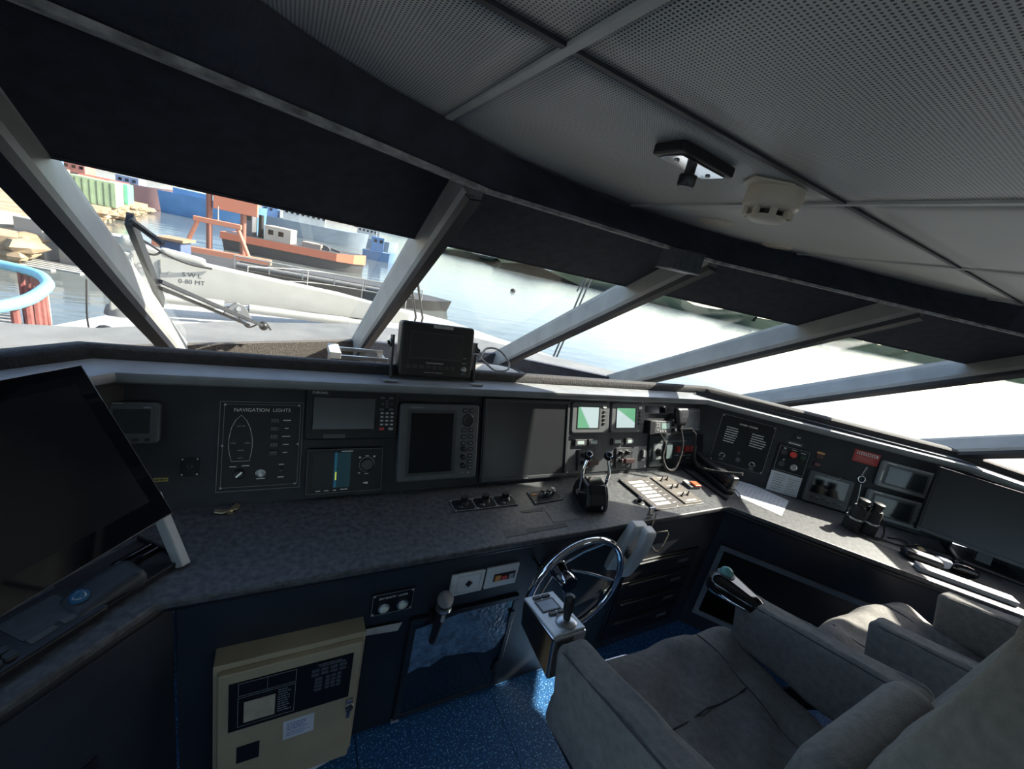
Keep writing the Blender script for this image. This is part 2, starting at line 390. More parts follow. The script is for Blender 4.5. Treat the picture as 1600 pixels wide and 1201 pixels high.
# ceiling
def perforated(name):
    m = M(name, (.70,.70,.65), .42, var=.06, scale=4); t = m.node_tree; b = t.nodes['Principled BSDF']
    g = t.nodes.new('ShaderNodeTexCoord'); sp = t.nodes.new('ShaderNodeSeparateXYZ'); t.links.new(g.outputs['Object'], sp.inputs[0])
    def mt(op, a, c=None, v=0.):
        n = t.nodes.new('ShaderNodeMath'); n.operation = op
        t.links.new(a, n.inputs[0])
        if c is not None: t.links.new(c, n.inputs[1])
        else: n.inputs[1].default_value = v
        return n.outputs[0]
    cs = []
    for k in (0, 1):
        f = mt('FRACT', mt('MULTIPLY', sp.outputs[k], v=1/.0050)); f = mt('SUBTRACT', f, v=.5); cs.append(mt('MULTIPLY', f, f))
    d = mt('ADD', cs[0], cs[1])
    rp = t.nodes.new('ShaderNodeValToRGB'); rp.color_ramp.elements[0].position = .055; rp.color_ramp.elements[1].position = .095
    rp.color_ramp.elements[0].color = (.06,.06,.06,1); rp.color_ramp.elements[1].color = (1,1,1,1); t.links.new(d, rp.inputs[0])
    mx = t.nodes.new('ShaderNodeMixRGB'); mx.blend_type = 'MULTIPLY'; mx.inputs[0].default_value = 1
    old = b.inputs['Base Color'].links[0].from_socket
    t.links.new(old, mx.inputs[1]); t.links.new(rp.outputs[0], mx.inputs[2]); t.links.new(mx.outputs[0], b.inputs['Base Color']); return m
perforated('ceiling_perf')
M('ceiling_plain', (.66,.66,.61), .45, var=.05, scale=4)
M('strip_grey', (.62,.62,.58), .4, var=.08)
def arc_y(x):
    pts = [p for p in ARC[3:16]]
    if x <= pts[0][0]: return pts[0][1]-(pts[0][0]-x)*2.
    for a, b in zip(pts, pts[1:]):
        if a[0] <= x <= b[0]: return a[1]+(b[1]-a[1])*(x-a[0])/(b[0]-a[0])
    return pts[-1][1]-(x-pts[-1][0])*1.6
ceil = struct('ceiling', MB().prism([(p[0],p[1]) for p in reversed(ARC)], 1.92, 1.935), 'black_plastic')
GX = [-.70,-.40,.266,.933,1.60,2.267,2.80]; GY = [-2.4,-1.5,-.84,-.18,.487,1.15]
pi_ = 0
for i in range(len(GX)-1):
    for j in range(len(GY)-1):
        x0, x1, y0, y1 = GX[i]+.004, GX[i+1]-.004, GY[j]+.004, GY[j+1]-.004
        if y0 > max(arc_y(x0), arc_y((x0+x1)/2), arc_y(x1))-.02: continue
        n = 12; vs = []; fs = []; sag = random.uniform(.003,.008); ph = random.uniform(0, 6)
        for a in range(n+1):
            for b in range(n+1):
                x = x0+(x1-x0)*a/n; ye = min(y1, arc_y(x)+.01); y = y0+(max(ye,y0+.001)-y0)*b/n
                s, t2 = a/n*2-1, b/n*2-1
                vs.append((x, y, ZC+.004-sag*(1-s**4)*(1-t2**4)*(.8+.3*math.sin(3*s+ph)*math.cos(2.3*t2+ph))))
        for a in range(n):
            for b in range(n): fs.append((a*(n+1)+b, a*(n+1)+b+1, (a+1)*(n+1)+b+1, (a+1)*(n+1)+b))
        o = MB().add(vs, fs).build('ceiling_panel', 'ceiling_plain' if (i >= 3 and y1 > .1) else 'ceiling_perf', ceil, smooth=60)
        sm = o.modifiers.new('thick', 'SOLIDIFY'); sm.thickness = .004; sm.offset = -1
for x in GX[1:-1]:
    y1 = arc_y(x)
    part('grid_strip', MB().bb(x-.007,x+.007,-2.4,y1-.01,ZC-.001,ZC+.012), 'strip_grey', ceil, bevel=.001)
for y in GY[1:-1]:
    xs = [x/100 for x in range(-70,281) if arc_y(x/100) > y]
    part('grid_strip', MB().bb(min(xs),max(xs),y-.005,y+.005,ZC-.0005,ZC+.012), 'strip_grey' if y < .3 else 'dark_grey', ceil)
# ------------------------------------------------------------------ console
# worktop
def slab(poly, z0, z1): return MB().prism(poly, z0, z1)
front = [(-.86,.26),(-.221,.942),(1.93,.952),(2.80,-.085)]
rear = [(3.34,.25),(3.10,.44),(2.09,1.31),(-.36,1.31),(-1.30,.41)]
wt = thing('console_worktop', 'black speckled worktop wrapping around the helm', 'worktop')
part('top_slab', slab(front+rear, TZ-.022, TZ), 'worktop', wt, bevel=.006, seg=3)
ins = [(-.84,.285),(-.214,.955),(1.924,.965),(2.79,-.06)]
part('edge_moulding', slab(ins+rear, TZ-.046, TZ-.0225), 'black_plastic', wt, bevel=.008, seg=3)
# fascias
def quad_slab(name, q, thick, mat, parent, **k):
    q = [Vector(p) for p in q]; n = (q[1]-q[0]).cross(q[3]-q[0]).normalized()
    vs = list(q)+[p-n*thick for p in q]
    return part(name, MB().add(vs, [(0,1,2,3),(7,6,5,4)]+[(i,4+i,4+(i+1)%4,(i+1)%4) for i in range(4)]), mat, parent, **k)
fa = thing('instrument_fascia', 'sloping dark instrument fascia of the helm console', 'console')
def P(F, u, v, n=0): return F @ Vector((u, v, n))
quad_slab('centre_panel', [P(CF,-.42,.0),P(CF,2.16,.0),P(CF,2.16,.40),P(CF,-.49,.40)], .02, 'navy_panel', fa)
quad_slab('right_panel', [P(WF,-.06,.0),P(WF,1.32,.0),P(WF,1.32,.43),P(WF,-.10,.43)], .02, 'navy_panel', fa)
LAZ = R(46)
LWF = fmat((-.36,1.302,TZ), (math.cos(LAZ),math.sin(LAZ),0), (-math.sin(LAZ)*math.cos(R(74)),math.cos(LAZ)*math.cos(R(74)),math.sin(R(74))))
quad_slab('left_panel', [P(LWF,-1.25,.0),P(LWF,.08,.0),P(LWF,.10,.40),P(LWF,-1.25,.40)], .02, 'navy_panel', fa)
rv = fmat((3.17,.46,TZ), (.25,-.97,0), (0,0,1))
quad_slab('side_panel', [P(rv,0,0),P(rv,.75,0),P(rv,.75,.42),P(rv,0,.42)], .02, 'navy_panel', fa)
# brow and padded rail swept along the console
nose = [(-1.27,.44),(-.385,1.375),(2.10,1.375),(3.085,.525),(3.33,-.6)]
grey = [(-1.36,.52),(-.455,1.462),(2.185,1.462),(3.15,.60),(3.41,-.58)]
railf = grey
railr = [(-1.41,.56),(-.50,1.497),(2.235,1.497),(3.21,.645),(3.47,-.57)]
NZ = [1.160,1.160,1.160,1.175,1.175]
vs = []; n = 8
for k in range(5):
    a = Vector(nose[k]); g = Vector(grey[k]); o = (g-a)
    zn = NZ[k]
    pr = [(a+o*.75, zn-.028),(a+o*.12, zn-.036),(a+o*.02, zn-.028),(a-o*.0, zn-.014),(a+o*.03, zn-.003),(a+o*.10, zn),(g+o*.2, zn+.006),(g+o*.2, zn-.03)]
    vs += [(p.x,p.y,z) for p, z in pr]
fs = []
for k in range(4):
    for j in range(n-1): fs.append((k*n+j, k*n+n+j, k*n+n+j+1, k*n+j+1))
br = thing('dashboard_brow', 'rounded grey brow overhanging the instruments', 'dashboard')
part('brow_shelf', MB().add(vs, fs), 'brow_grey', br, smooth=40)
vs = []; n = 6
for k in range(5):
    a = Vector(railf[k]); b = Vector(railr[k]); o = b-a; z0 = NZ[k]
    pr = [(a, z0+.002),(a+o*.02, z0+.034),(a+o*.25, z0+.043),(a+o*.75, z0+.043),(b, z0+.034),(b, z0-.22)]
    vs += [(p.x,p.y,z) for p, z in pr]
fs = []
for k in range(4):
    for j in range(n-1): fs.append((k*n+j, k*n+n+j, k*n+n+j+1, k*n+j+1))
part('padded_rail', MB().add(vs, fs), 'rail_pad', br, smooth=50, label='worn black padded rail')
# lower fronts
M('lower_navy', (.017,.020,.027), .42, var=.25, scale=6, bump=.06)
base_t = thing('lower_cabinet', 'dark navy lower cabinet front under the centre worktop', 'cabinet')
part('front_panel', MB().bb(-.20,1.965,.985,1.01,.0,.72), 'lower_navy', base_t)
part('upper_band', MB().bb(-.195,1.96,.977,.986,.505,.718), 'lower_navy', base_t, bevel=.002)
bl_ = thing('lower_cabinet', 'dark navy lower cabinet front under the left worktop wing', 'cabinet')
LL = fmat((-.205,.985,0), (.684,.729,0), (0,0,1))
part('front_panel', MB().bb(-.95,0,0,.72,-.02,0), 'lower_navy', bl_); 
for o in bl_.children: o.matrix_world = LL
part('upper_band', MB().bb(-.94,-.002,.48,.716,0,.009), 'lower_navy', bl_, bevel=.002).matrix_world = LL
part('slot', MB().bb(-.22,-.165,.0,.44,-.002,.003), 'black_plastic', bl_).matrix_world = LL
LW = fmat((1.965,.985,0), (math.cos(R(50)),-math.sin(R(50)),0), (0,0,1))
brr = thing('lower_cabinet', 'lower cabinet under the right worktop wing with an open framed shelf', 'cabinet', LW)
part('upper_band', MB().bb(0,1.35,.53,.72,-.02,0), 'lower_navy', brr)
part('front_panel', MB().bb(0,.045,0,.53,-.02,0).bb(.045,1.35,0,.10,-.02,0).bb(1.25,1.35,.10,.53,-.02,0), 'lower_navy', brr)
part('shelf_recess', MB().bb(.045,1.25,.09,.10,-.35,-.02).bb(.045,1.25,.10,.53,-.36,-.35).bb(.035,.045,.1,.53,-.35,-.02).bb(.045,1.25,.53,.54,-.35,-.02), 'black_plastic', brr)
fr = MB().frame(.04,1.26,.095,.535,0,.014,.026)
part('shelf_frame', fr, M('alu_grey', (.22,.23,.24), .45, metal=.4), brr, bevel=.002)
# ------------------------------------------------------------------ instruments on the centre fascia
def rows(mb, x0, x1, y0, dy, n, z, h=.003, jag=.3):
    for k in range(n):
        y = y0-dy*k; x = x0; end = x1-random.uniform(0, jag)*(x1-x0)
        while x < end-.002:
            l = min(random.uniform(.005,.014), end-x); mb.bb(x, x+l, y-h/2, y+h/2, z, z+.0004); x += l+.002
    return mb
def screws(parent, pts, z, r=.0035):
    for x, y in pts: part('screw', MB().lathe([(r,0),(r,.0008),(r*.6,.0018)], Matrix.Translation((x,y,z)), 10), 'steel', parent, smooth=40)
def button(mb, x, y, w, h, z0, z1): return mb.rrect(x-w/2, x+w/2, y-h/2, y+h/2, z0, z1, min(w,h)*.3, 3)
def knob(mb, x, y, z, r, h, seg=18): return mb.lathe([(r*1.12,0),(r*1.12,h*.2),(r,h*.25),(r*.92,h*.95),(r*.8,h)], Matrix.Translation((x,y,z)), seg)
M('engraved', (.85,.83,.70), .5)
M('panel_black', (.006,.007,.009), .45, spec=.3, var=.15)
# navigation lights panel
t = thing('navigation_light_panel', 'black engraved navigation lights switch panel with ship outline', 'control panel', at(CF,-.160,.042))
part('face_plate', MB().bb(0,.228,0,.280,0,.004), 'panel_black', t, bevel=.001)
part('engraved_border', MB().frame(0,.228,0,.280,.004,.0047,.0014).frame(.011,.220,.012,.272,.004,.0047,.0011), 'dim_print', t)
text('lettering', 'NAVIGATION  LIGHTS', .0155, .113, .254, .0044, 'engraved', t)
sh = [(.056,.238),(.042,.222),(.032,.198),(.027,.165),(.027,.140),(.030,.118),(.036,.094),(.083,.094),(.087,.118),(.089,.140),(.088,.165),(.081,.198),(.070,.222)]
part('ship_outline', MB().tube([(x,y,.0045) for x,y in sh], .0007, 5, closed=True), 'white_print', t)
for x, y in ((.056,.211),(.040,.158),(.076,.157),(.058,.134),(.059,.110)):
    part('indicator_lamp', MB().lathe([(.0035,0),(.0033,.002),(.002,.0035)], Matrix.Translation((x,y,.004)), 10), 'dark_grey', t, smooth=50)
part('small_print', rows(MB(), .046,.068,.2035,.01,1,.004,.002,.0).bb(.032,.046,.1495,.1515,.004,.0044).bb(.068,.083,.1495,.1515,.004,.0044).bb(.050,.067,.1265,.1285,.004,.0044).bb(.051,.066,.1025,.1045,.004,.0044), 'dim_print', t)
for k in range(5):
    y = .222-k*.0262
    rk = part('rocker_switch', MB().bb(.136,.160,y-.008,y+.008,.004,.008), 'black_plastic', t, bevel=.001)
    part('rocker_mark', MB().bb(.139,.141,y-.005,y+.005,.008,.0088).bb(.146,.150,y-.003,y+.003,.008,.0088).bb(.155,.157,y-.005,y+.005,.008,.0088), 'mid_grey', rk)
part('switch_names', MB().bb(.171,.193,.2205,.2235,.004,.0045).bb(.176,.187,.1945,.197,.004,.0045).bb(.170,.193,.1685,.171,.004,.0045).bb(.173,.190,.142,.1445,.004,.0045).bb(.174,.187,.116,.1185,.004,.0045), 'white_print', t)
kb = part('rotary_switch', knob(MB(), .058,.054,.004,.014,.016), 'black_plastic', t, smooth=40)
part('pointer', MB().bar((.051,.047,.0205),(.066,.062,.0205),.004,.002), 'steel', kb)
part('rotary_switch', MB().lathe([(.0145,0),(.0145,.006),(.012,.007),(.0115,.004)], Matrix.Translation((.116,.054,.004)), 22), 'steel', t, smooth=40)
part('dial_face', MB().lathe([(.0115,0),(.0115,.004)], Matrix.Translation((.116,.054,.004)), 20), 'black_gloss', t, smooth=40)
part('toggle', MB().lathe([(.009,0),(.009,.004),(.005,.005),(.004,.016)], Matrix.Translation((.172,.062,.004)), 14), 'black_plastic', t, smooth=40)
part('small_print', MB().bb(.032,.05,.076,.0785,.004,.0045).bb(.064,.084,.0775,.080,.004,.0045).bb(.104,.128,.0345,.037,.004,.0045).bb(.163,.181,.036,.039,.004,.0045).bb(.165,.180,.077,.080,.004,.0045), 'white_print', t)
screws(t, [(.013,.270),(.214,.271),(.011,.143),(.216,.144),(.012,.012),(.214,.013)], .004)
# small grey instrument display (partly behind the left monitor)
t = thing('instrument_display', 'small blue-grey instrument display beside the big left monitor', 'display', at(CF,-.41,.198))
part('housing', MB().rrect(0,.114,0,.118,0,.022,.012), 'mid_grey', t, bevel=.004)
part('bezel', MB().rrect(.008,.099,.024,.108,.022,.025,.004), M('bezel_blue', (.075,.085,.095), .4), t, bevel=.001)
part('screen', MB().bb(.014,.093,.030,.098,.025,.0262), M('lcd_grey', (.030,.036,.036), .2), t)
for x in (.062,.089): part('button', button(MB(), x,.012,.013,.009,.022,.026), 'black_plastic', t, bevel=.001)
part('lettering', MB().bb(.010,.034,.112,.1145,.022,.0226).bb(.078,.094,.1015,.1045,.0258,.0263), 'light_grey', t)
# switch plate + yellow label
t = thing('switch_plate', 'small black square switch plate left of the navigation lights panel', 'switch', at(CF,-.249,.096))
part('face_plate', MB().bb(0,.046,0,.056,0,.003), 'panel_black', t, bevel=.0008)
part('toggle', MB().lathe([(.008,0),(.008,.003),(.0035,.004),(.003,.016),(.004,.02)], Matrix.Translation((.023,.029,.003)), 12), 'black_plastic', t, smooth=40)
part('lettering', MB().bb(.019,.022,.028,.034,.003,.0035).bb(.024,.027,.028,.034,.003,.0035), 'white_print', t)
screws(t, [(.005,.051),(.041,.051),(.005,.005),(.041,.005)], .003, .0025)
t = tag(MB().bb(0,.034,0,.011,0,.0012).build('label_strip', M('label_yellow', (.32,.24,.04), .5)), 'narrow yellow label strip under the small grey display', 'label'); t.matrix_world = at(CF,-.309,.084)
part('lettering', rows(MB(), .002,.032,.0055,.01,1,.0012,.004,.0), 'black_plastic', t)
# chart display with keypad
t = thing('navigation_display', 'black navigation display with keypad, mounted proud above the sounder', 'display', at(CF,.074,.202))
part('housing', MB().rrect(0,.298,0,.172,0,.030,.008), 'panel_black', t, bevel=.004)
part('screen', MB().bb(.022,.218,.036,.142,.030,.0312), M('screen_grey', (.040,.041,.042), .22, var=.05), t)
part('screen_frame', MB().frame(.019,.221,.033,.145,.030,.032,.003), 'black_gloss', t)
text('lettering', 'FURUNO', .0115, .040,.157,.0302, 'white_print', t)
for r in range(4):
    for c in range(3): part('key', button(MB(), .243+c*.0175,.092-r*.0135,.0145,.0095,.030,.033), 'mid_grey', t, bevel=.0008)
for x, y in ((.242,.146),(.272,.146),(.241,.105),(.274,.105)): part('key', button(MB(), x,y,.016,.008,.030,.033), 'mid_grey', t, bevel=.0008)
for x, y, w_, h_ in ((.259,.136,.012,.007),(.259,.115,.012,.007),(.243,.125,.009,.010),(.275,.125,.009,.010),(.259,.1255,.011,.009)): part('key', button(MB(), x,y,w_,h_,.030,.033), 'dark_grey', t, bevel=.0008)
part('power_key', button(MB(), .244,.036,.017,.009,.030,.0335), 'red', t, bevel=.0008)
part('key', button(MB(), .276,.036,.017,.009,.030,.0335), 'light_grey', t, bevel=.0008)
k_ = MB()
for r in range(4):
    for c in range(3): k_.bb(.239+c*.0175,.247+c*.0175,.0905-r*.0135,.0935-r*.0135,.033,.0334)
part('key_print', k_, 'white_print', t)
part('card_cover', MB().bb(.055,.125,.004,.020,.030,.0315), 'black_plastic', t, bevel=.0006)
# echo sounder
t = thing('echo_sounder', 'black echo sounder with a blue depth trace and round knob', 'display', at(CF,.086,.018))
part('housing', MB().rrect(0,.244,0,.150,0,.020,.005), 'panel_black', t, bevel=.002)
part('rim', MB().frame(0,.244,0,.150,.018,.0215,.002), 'mid_grey', t)
def trace_mat():
    m = bpy.data.materials.new('sounder_screen'); m.use_nodes = True; tt = m.node_tree; b = tt.nodes['Principled BSDF']
    tc = tt.nodes.new('ShaderNodeTexCoord'); sp = tt.nodes.new('ShaderNodeSeparateXYZ'); rp = tt.nodes.new('ShaderNodeValToRGB')
    tt.links.new(tc.outputs['Generated'], sp.inputs[0]); tt.links.new(sp.outputs[0], rp.inputs[0])
    e = rp.color_ramp.elements; e[0].position = 0; e[0].color = (.002,.004,.008,1); e[1].position = 1; e[1].color = (.008,.07,.10,1)
    for p, c in ((.55,(.002,.005,.010,1)),(.57,(.01,.16,.30,1)),(.61,(.02,.22,.34,1)),(.64,(.006,.05,.08,1)),(.97,(.008,.06,.08,1))):
        q = e.new(p); q.color = c
    n = tt.nodes.new('ShaderNodeTexNoise'); n.inputs['Scale'].default_value = 60; mx = tt.nodes.new('ShaderNodeMixRGB'); mx.blend_type = 'MULTIPLY'; mx.inputs[0].default_value = .5
    tt.links.new(rp.outputs[0], mx.inputs[1]); tt.links.new(n.outputs['Fac'], mx.inputs[2])
    b.inputs['Base Color'].default_value = (.004,.004,.005,1); b.inputs['Roughness'].default_value = .35; b.inputs['Specular IOR Level'].default_value = .2
    tt.links.new(mx.outputs[0], b.inputs['Emission Color']); b.inputs['Emission Strength'].default_value = .2; MATS['sounder_screen'] = m
trace_mat()
part('screen', MB().bb(.018,.136,.018,.138,.020,.0212), 'sounder_screen', t)
part('trace_peak', MB().bb(.088,.092,.044,.072,.0212,.0216), M('trace_yellow', (.45,.50,.05), .5, emit=.5), t)
part('tuning_knob', MB().lathe([(.027,0),(.027,.004),(.024,.005),(.023,.018),(.019,.020),(.018,.016)], Matrix.Translation((.190,.094,.020)), 28), 'black_plastic', t, smooth=40)
part('knob_ring', MB().tube([(.190+.0255*math.cos(a*math.pi/12),.094+.0255*math.sin(a*math.pi/12),.0245) for a in range(24)], .0011, 5, closed=True), 'light_grey', t)
part('lettering', MB().bb(.105,.142,.140,.1435,.020,.0207).bb(.163,.170,.116,.121,.020,.0207).bb(.184,.196,.122,.1245,.020,.0207).bb(.212,.218,.117,.123,.020,.0207).bb(.162,.169,.062,.066,.020,.0207).bb(.184,.197,.059,.0615,.020,.0207).bb(.182,.188,.026,.030,.020,.0207).bb(.189,.197,.024,.031,.020,.0207).bb(.030,.045,.008,.0105,.020,.0207).bb(.056,.070,.008,.0105,.020,.0207).bb(.084,.094,.008,.0105,.020,.0207).bb(.107,.130,.009,.012,.020,.0207), 'white_print', t)
# radar
t = thing('radar_display', 'dark grey radar unit with tall screen and button column', 'display', at(CF,.380,.040))
part('housing', MB().rrect(0,.318,0,.292,0,.034,.012), 'mid_grey', t, bevel=.006)
part('inner_bezel', MB().bb(.030,.222,.022,.268,.034,.0355), 'dark_grey', t)
part('screen', MB().bb(.042,.208,.033,.256,.0355,.0365), 'screen_black', t)
part('cursor_pad', MB().lathe([(.025,0),(.025,.002),(.022,.004),(.006,.002),(.005,.005)], Matrix.Translation((.270,.230,.034)), 24), 'black_plastic', t, smooth=40)
bts = [(.254,.268),(.284,.268)]
for k in range(3): bts += [(.254,.192-k*.026),(.285,.192-k*.026)]
bts += [(.286,.116),(.286,.090),(.287,.066),(.288,.042)]
for x, y in bts: part('key', button(MB(), x,y,.021,.017,.034,.0375), 'black_plastic', t, bevel=.001)
k_ = MB()
for x, y in bts: k_.bb(x-.005,x+.005,y-.0015,y+.0015,.0375,.0379)
k_.bb(.034,.090,.276,.2785,.034,.0345).bb(.252,.262,.022,.025,.034,.0345).bb(.278,.286,.020,.026,.034,.0345)
part('key_print', k_, 'dim_print', t)
for y in (.118,.086,.053): part('gain_knob', knob(MB(), .256,y,.034,.010,.018,14), 'black_plastic', t, smooth=40)
# big monitor
t = thing('chart_monitor', 'large flat black monitor in the middle of the fascia', 'monitor', at(CF,.722,.012))
part('housing', MB().rrect(0,.440,0,.350,0,.020,.006), 'black_plastic', t, bevel=.002)
part('bezel', MB().frame(.004,.436,.004,.346,.020,.026,.013), 'dark_grey', t, bevel=.001)
part('screen', MB().bb(.016,.424,.016,.334,.020,.0212), M('screen_matte', (.018,.019,.022), .32, var=.06), t)
part('power_mark', MB().bb(.205,.228,.006,.010,.026,.0264), 'dim_print', t)
# plate with the twin engine displays
pl = thing('engine_plate', 'dark grey mounting plate under the two small lit screens', 'panel', at(CF,1.170,.018))
part('plate', MB().bb(0,.525,0,.352,0,.004), M('plate_grey', (.052,.057,.065), .45, var=.1), pl, bevel=.001)
screws(pl, [(.008,.008),(.515,.008),(.008,.18),(.515,.18),(.235,.344),(.475,.344)], .004)
M('lcd_pale', (.42,.50,.48), .15, var=.12, scale=12)
def lcd_split(name, ax_, ay_, c0):
    m = bpy.data.materials.new(name); m.use_nodes = True; tt = m.node_tree; b = tt.nodes['Principled BSDF']
    tc = tt.nodes.new('ShaderNodeTexCoord'); sp = tt.nodes.new('ShaderNodeSeparateXYZ'); tt.links.new(tc.outputs['Generated'], sp.inputs[0])
    mx_ = tt.nodes.new('ShaderNodeMath'); mx_.operation = 'MULTIPLY_ADD'; mx_.inputs[1].default_value = ax_; mx_.inputs[2].default_value = c0
    my_ = tt.nodes.new('ShaderNodeMath'); my_.operation = 'MULTIPLY_ADD'; my_.inputs[1].default_value = ay_
    tt.links.new(sp.outputs[0], mx_.inputs[0]); tt.links.new(sp.outputs[1], my_.inputs[0]); tt.links.new(mx_.outputs[0], my_.inputs[2])
    rp = tt.nodes.new('ShaderNodeValToRGB'); e = rp.color_ramp.elements
    e[0].position = .46; e[0].color = (.12,.34,.19,1); e[1].position = .54; e[1].color = (.42,.52,.52,1)
    tt.links.new(my_.outputs[0], rp.inputs[0]); b.inputs['Base Color'].default_value = (.02,.02,.02,1); b.inputs['Roughness'].default_value = .12
    tt.links.new(rp.outputs[0], b.inputs['Emission Color']); b.inputs['Emission Strength'].default_value = .8; MATS[name] = m
lcd_split('lcd_green_a', 1.1, .55, -.15); lcd_split('lcd_green_b', -.75, -1.1, 1.55)
for k, (u, lab) in enumerate(((1.170,'grey engine display with pale green screen next to the big monitor'),(1.412,'grey engine display with pale green screen next to the radio'))):
    t = thing('engine_display', lab, 'display', at(CF,u,.211,.0045), 'pair of small engine displays')
    part('housing', MB().rrect(0,.230,0,.148,0,.022,.016), 'mid_grey', t, bevel=.005)
    part('screen_recess', MB().frame(.031,.167,.021,.127,.022,.0235,.004), 'black_plastic', t)
    part('screen', MB().bb(.035,.160,.025,.123,.022,.0228), 'lcd_green_a' if k == 0 else 'lcd_green_b', t)
    part('lit_key', button(MB(), .194,.126,.022,.013,.022,.025), 'white_print', t, bevel=.001)
    for j in range(4): part('key', button(MB(), .194,.103-j*.019,.014,.011,.022,.026), 'black_plastic', t, bevel=.001)
for u, lab in ((1.210,'leftmost small panel meter below the engine displays'),(1.290,'second small panel meter from the left, below the engine displays'),(1.446,'third small panel meter from the left, below the engine displays'),(1.533,'rightmost small panel meter below the engine displays')):
    t = thing('panel_meter', lab, 'meter', at(CF,u,.150,.0045), 'small panel meters')
    part('housing', MB().bb(0,.068,0,.030,0,.009), 'dark_grey', t, bevel=.001)
    part('shadow_strip', MB().bb(-.010,-.001,-.001,.031,0,.004), 'black_plastic', t)  # black strip drawn as the shadow beside the meter
    part('digits', MB().bb(.012,.052,.007,.023,.009,.0098), 'lcd_pale', t)
for u, lab in ((1.234,'small switch plate with four knobs behind the throttle levers'),(1.474,'small switch plate with four knobs right of the throttle levers')):
    t = thing('control_plate', lab, 'control panel', at(CF,u,.032,.0045), 'small four-knob switch plates')
    part('face_plate', MB().bb(0,.106,0,.100,0,.006), 'dark_grey', t, bevel=.001)
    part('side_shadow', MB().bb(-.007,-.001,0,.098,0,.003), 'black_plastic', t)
    for x, y in ((.028,.074),(.072,.075)): part('knob', knob(MB(), x,y,.006,.010,.020,14), 'black_plastic', t, smooth=40)
    part('knob', knob(MB(), .026,.036,.006,.010,.020,14), 'black_plastic', t, smooth=40)
    part('red_key', MB().bb(.036,.046,.030,.042,.006,.012), 'red', t, bevel=.001)
    part('lever_guard', MB().rrect(.048,.112,.024,.046,.006,.026,.008), M('dark_maroon', (.030,.008,.008), .5), t, bevel=.002)
    part('lettering', MB().bb(.015,.040,.0875,.0895,.006,.0065).bb(.058,.088,.0885,.0905,.006,.0065).bb(.044,.062,.010,.017,.006,.0066).bb(.01,.03,.052,.054,.006,.0065), 'dim_print', t)
t = thing('rocker_switch', 'single grey rocker switch between the engine plates and the radio', 'switch', at(CF,1.654,.060,.0045))
part('bezel', MB().rrect(0,.032,.014,.058,0,.006,.003), 'dark_grey', t, bevel=.001)
part('rocker', MB().bb(.006,.026,.018,.054,.006,.012), 'light_grey', t, bevel=.002)
part('lettering', MB().bb(.006,.026,.0,.009,0,.0006), 'dim_print', t)
# radio corner
t = thing('radio_bay', 'empty black radio slot in a grey surround above the handheld radio', 'panel', at(CF,1.700,.296))
part('surround', MB().bb(0,.128,.008,.062,0,.006).bb(-.05,.0,.008,.062,0,.006), 'mid_grey', t, bevel=.001)
part('slot', MB().bb(-.038,.114,.016,.052,.006,.0072), 'screen_black', t)
t = thing('radio_set', 'small grey radio with a greenish screen under the empty slot', 'radio', at(CF,1.66,.207))
part('housing', MB().rrect(.04,.205,0,.066,0,.045,.006), 'mid_grey', t, bevel=.003)
part('side_block', MB().bb(0,.04,-.004,.066,0,.05), 'black_plastic', t, bevel=.002)
part('screen', MB().bb(.092,.152,.024,.054,.045,.046), M('lcd_teal', (.22,.32,.29), .2), t)
for x, y in ((.055,.050),(.055,.038),(.070,.050),(.070,.038),(.062,.018),(.082,.012),(.1,.012),(.12,.012)): part('key', button(MB(), x,y,.010,.007,.045,.047), 'light_grey', t)
part('volume_knob', knob(MB(), .182,.014,.045,.012,.018,16), 'black_plastic', t, smooth=40)
part('channel_knob', knob(MB(), .180,.046,.045,.009,.014,16), 'black_plastic', t, smooth=40)
t = thing('handheld_microphone', 'black hand microphone hanging in front of the radio', 'microphone', at(CF,1.885,.252,.055))
part('body', MB().cushion((.046,.048,.018), .016, 8, lambda x,y,z: (x*(1+.28*(y/.048)*(1 if y < 0 else .3)), y, z)), 'black_plastic', t, smooth=60)
for o in t.children: o.location = (0,.045,0)
for k in range(7): part('grille_slot', MB().bb(-.012,.036,.040+k*.007,.0425+k*.007,.0165,.0192), 'dark_grey', t)
part('clip', MB().bb(-.02,.02,.03,.06,-.055,-.018), 'dark_grey', t)
t = thing('plotter_screen', 'unlit grey plotter screen in the corner beside the hand microphone', 'display', at(CF,1.945,.212))
part('housing', MB().rrect(0,.215,0,.132,0,.016,.008), 'dark_grey', t, bevel=.003)
part('screen', MB().bb(.020,.186,.014,.114,.016,.017), M('screen_steel', (.060,.064,.068), .2), t)
part('screen_frame', MB().frame(.017,.189,.011,.117,.016,.0185,.0025), 'light_grey', t)
for y in (.105,.082,.059,.028): part('key', button(MB(), .203,y,.014,.012,.016,.019), 'black_plastic', t, bevel=.001)
t = thing('breaker_panel', 'clear-covered breaker panel with red switches below the radio', 'control panel', at(CF,1.715,.024))
part('backing', MB().bb(0,.395,0,.165,0,.004), 'dark_grey', t)
part('title_strip', MB().bb(.085,.295,.128,.137,.004,.0046), 'dim_print', t)
part('card', MB().bb(.030,.098,.038,.122,.004,.006), 'white_plastic', t)
part('selector_knob', knob(MB(), .066,.076,.006,.020,.024,18), 'black_plastic', t, smooth=40)
part('flap', MB().bb(.112,.178,.034,.124,.004,.016), 'black_plastic', t, bevel=.002)
part('flap_window', MB().bb(.120,.165,.042,.116,.016,.0172), 'lcd_pale', t)
for x in (.205,.276,.313):
    part('red_breaker', MB().bb(x,x+.028,.072,.104,.004,.018), 'red', t, bevel=.002)
part('breaker', MB().bb(.350,.374,.062,.108,.004,.016), 'black_plastic', t, bevel=.002)
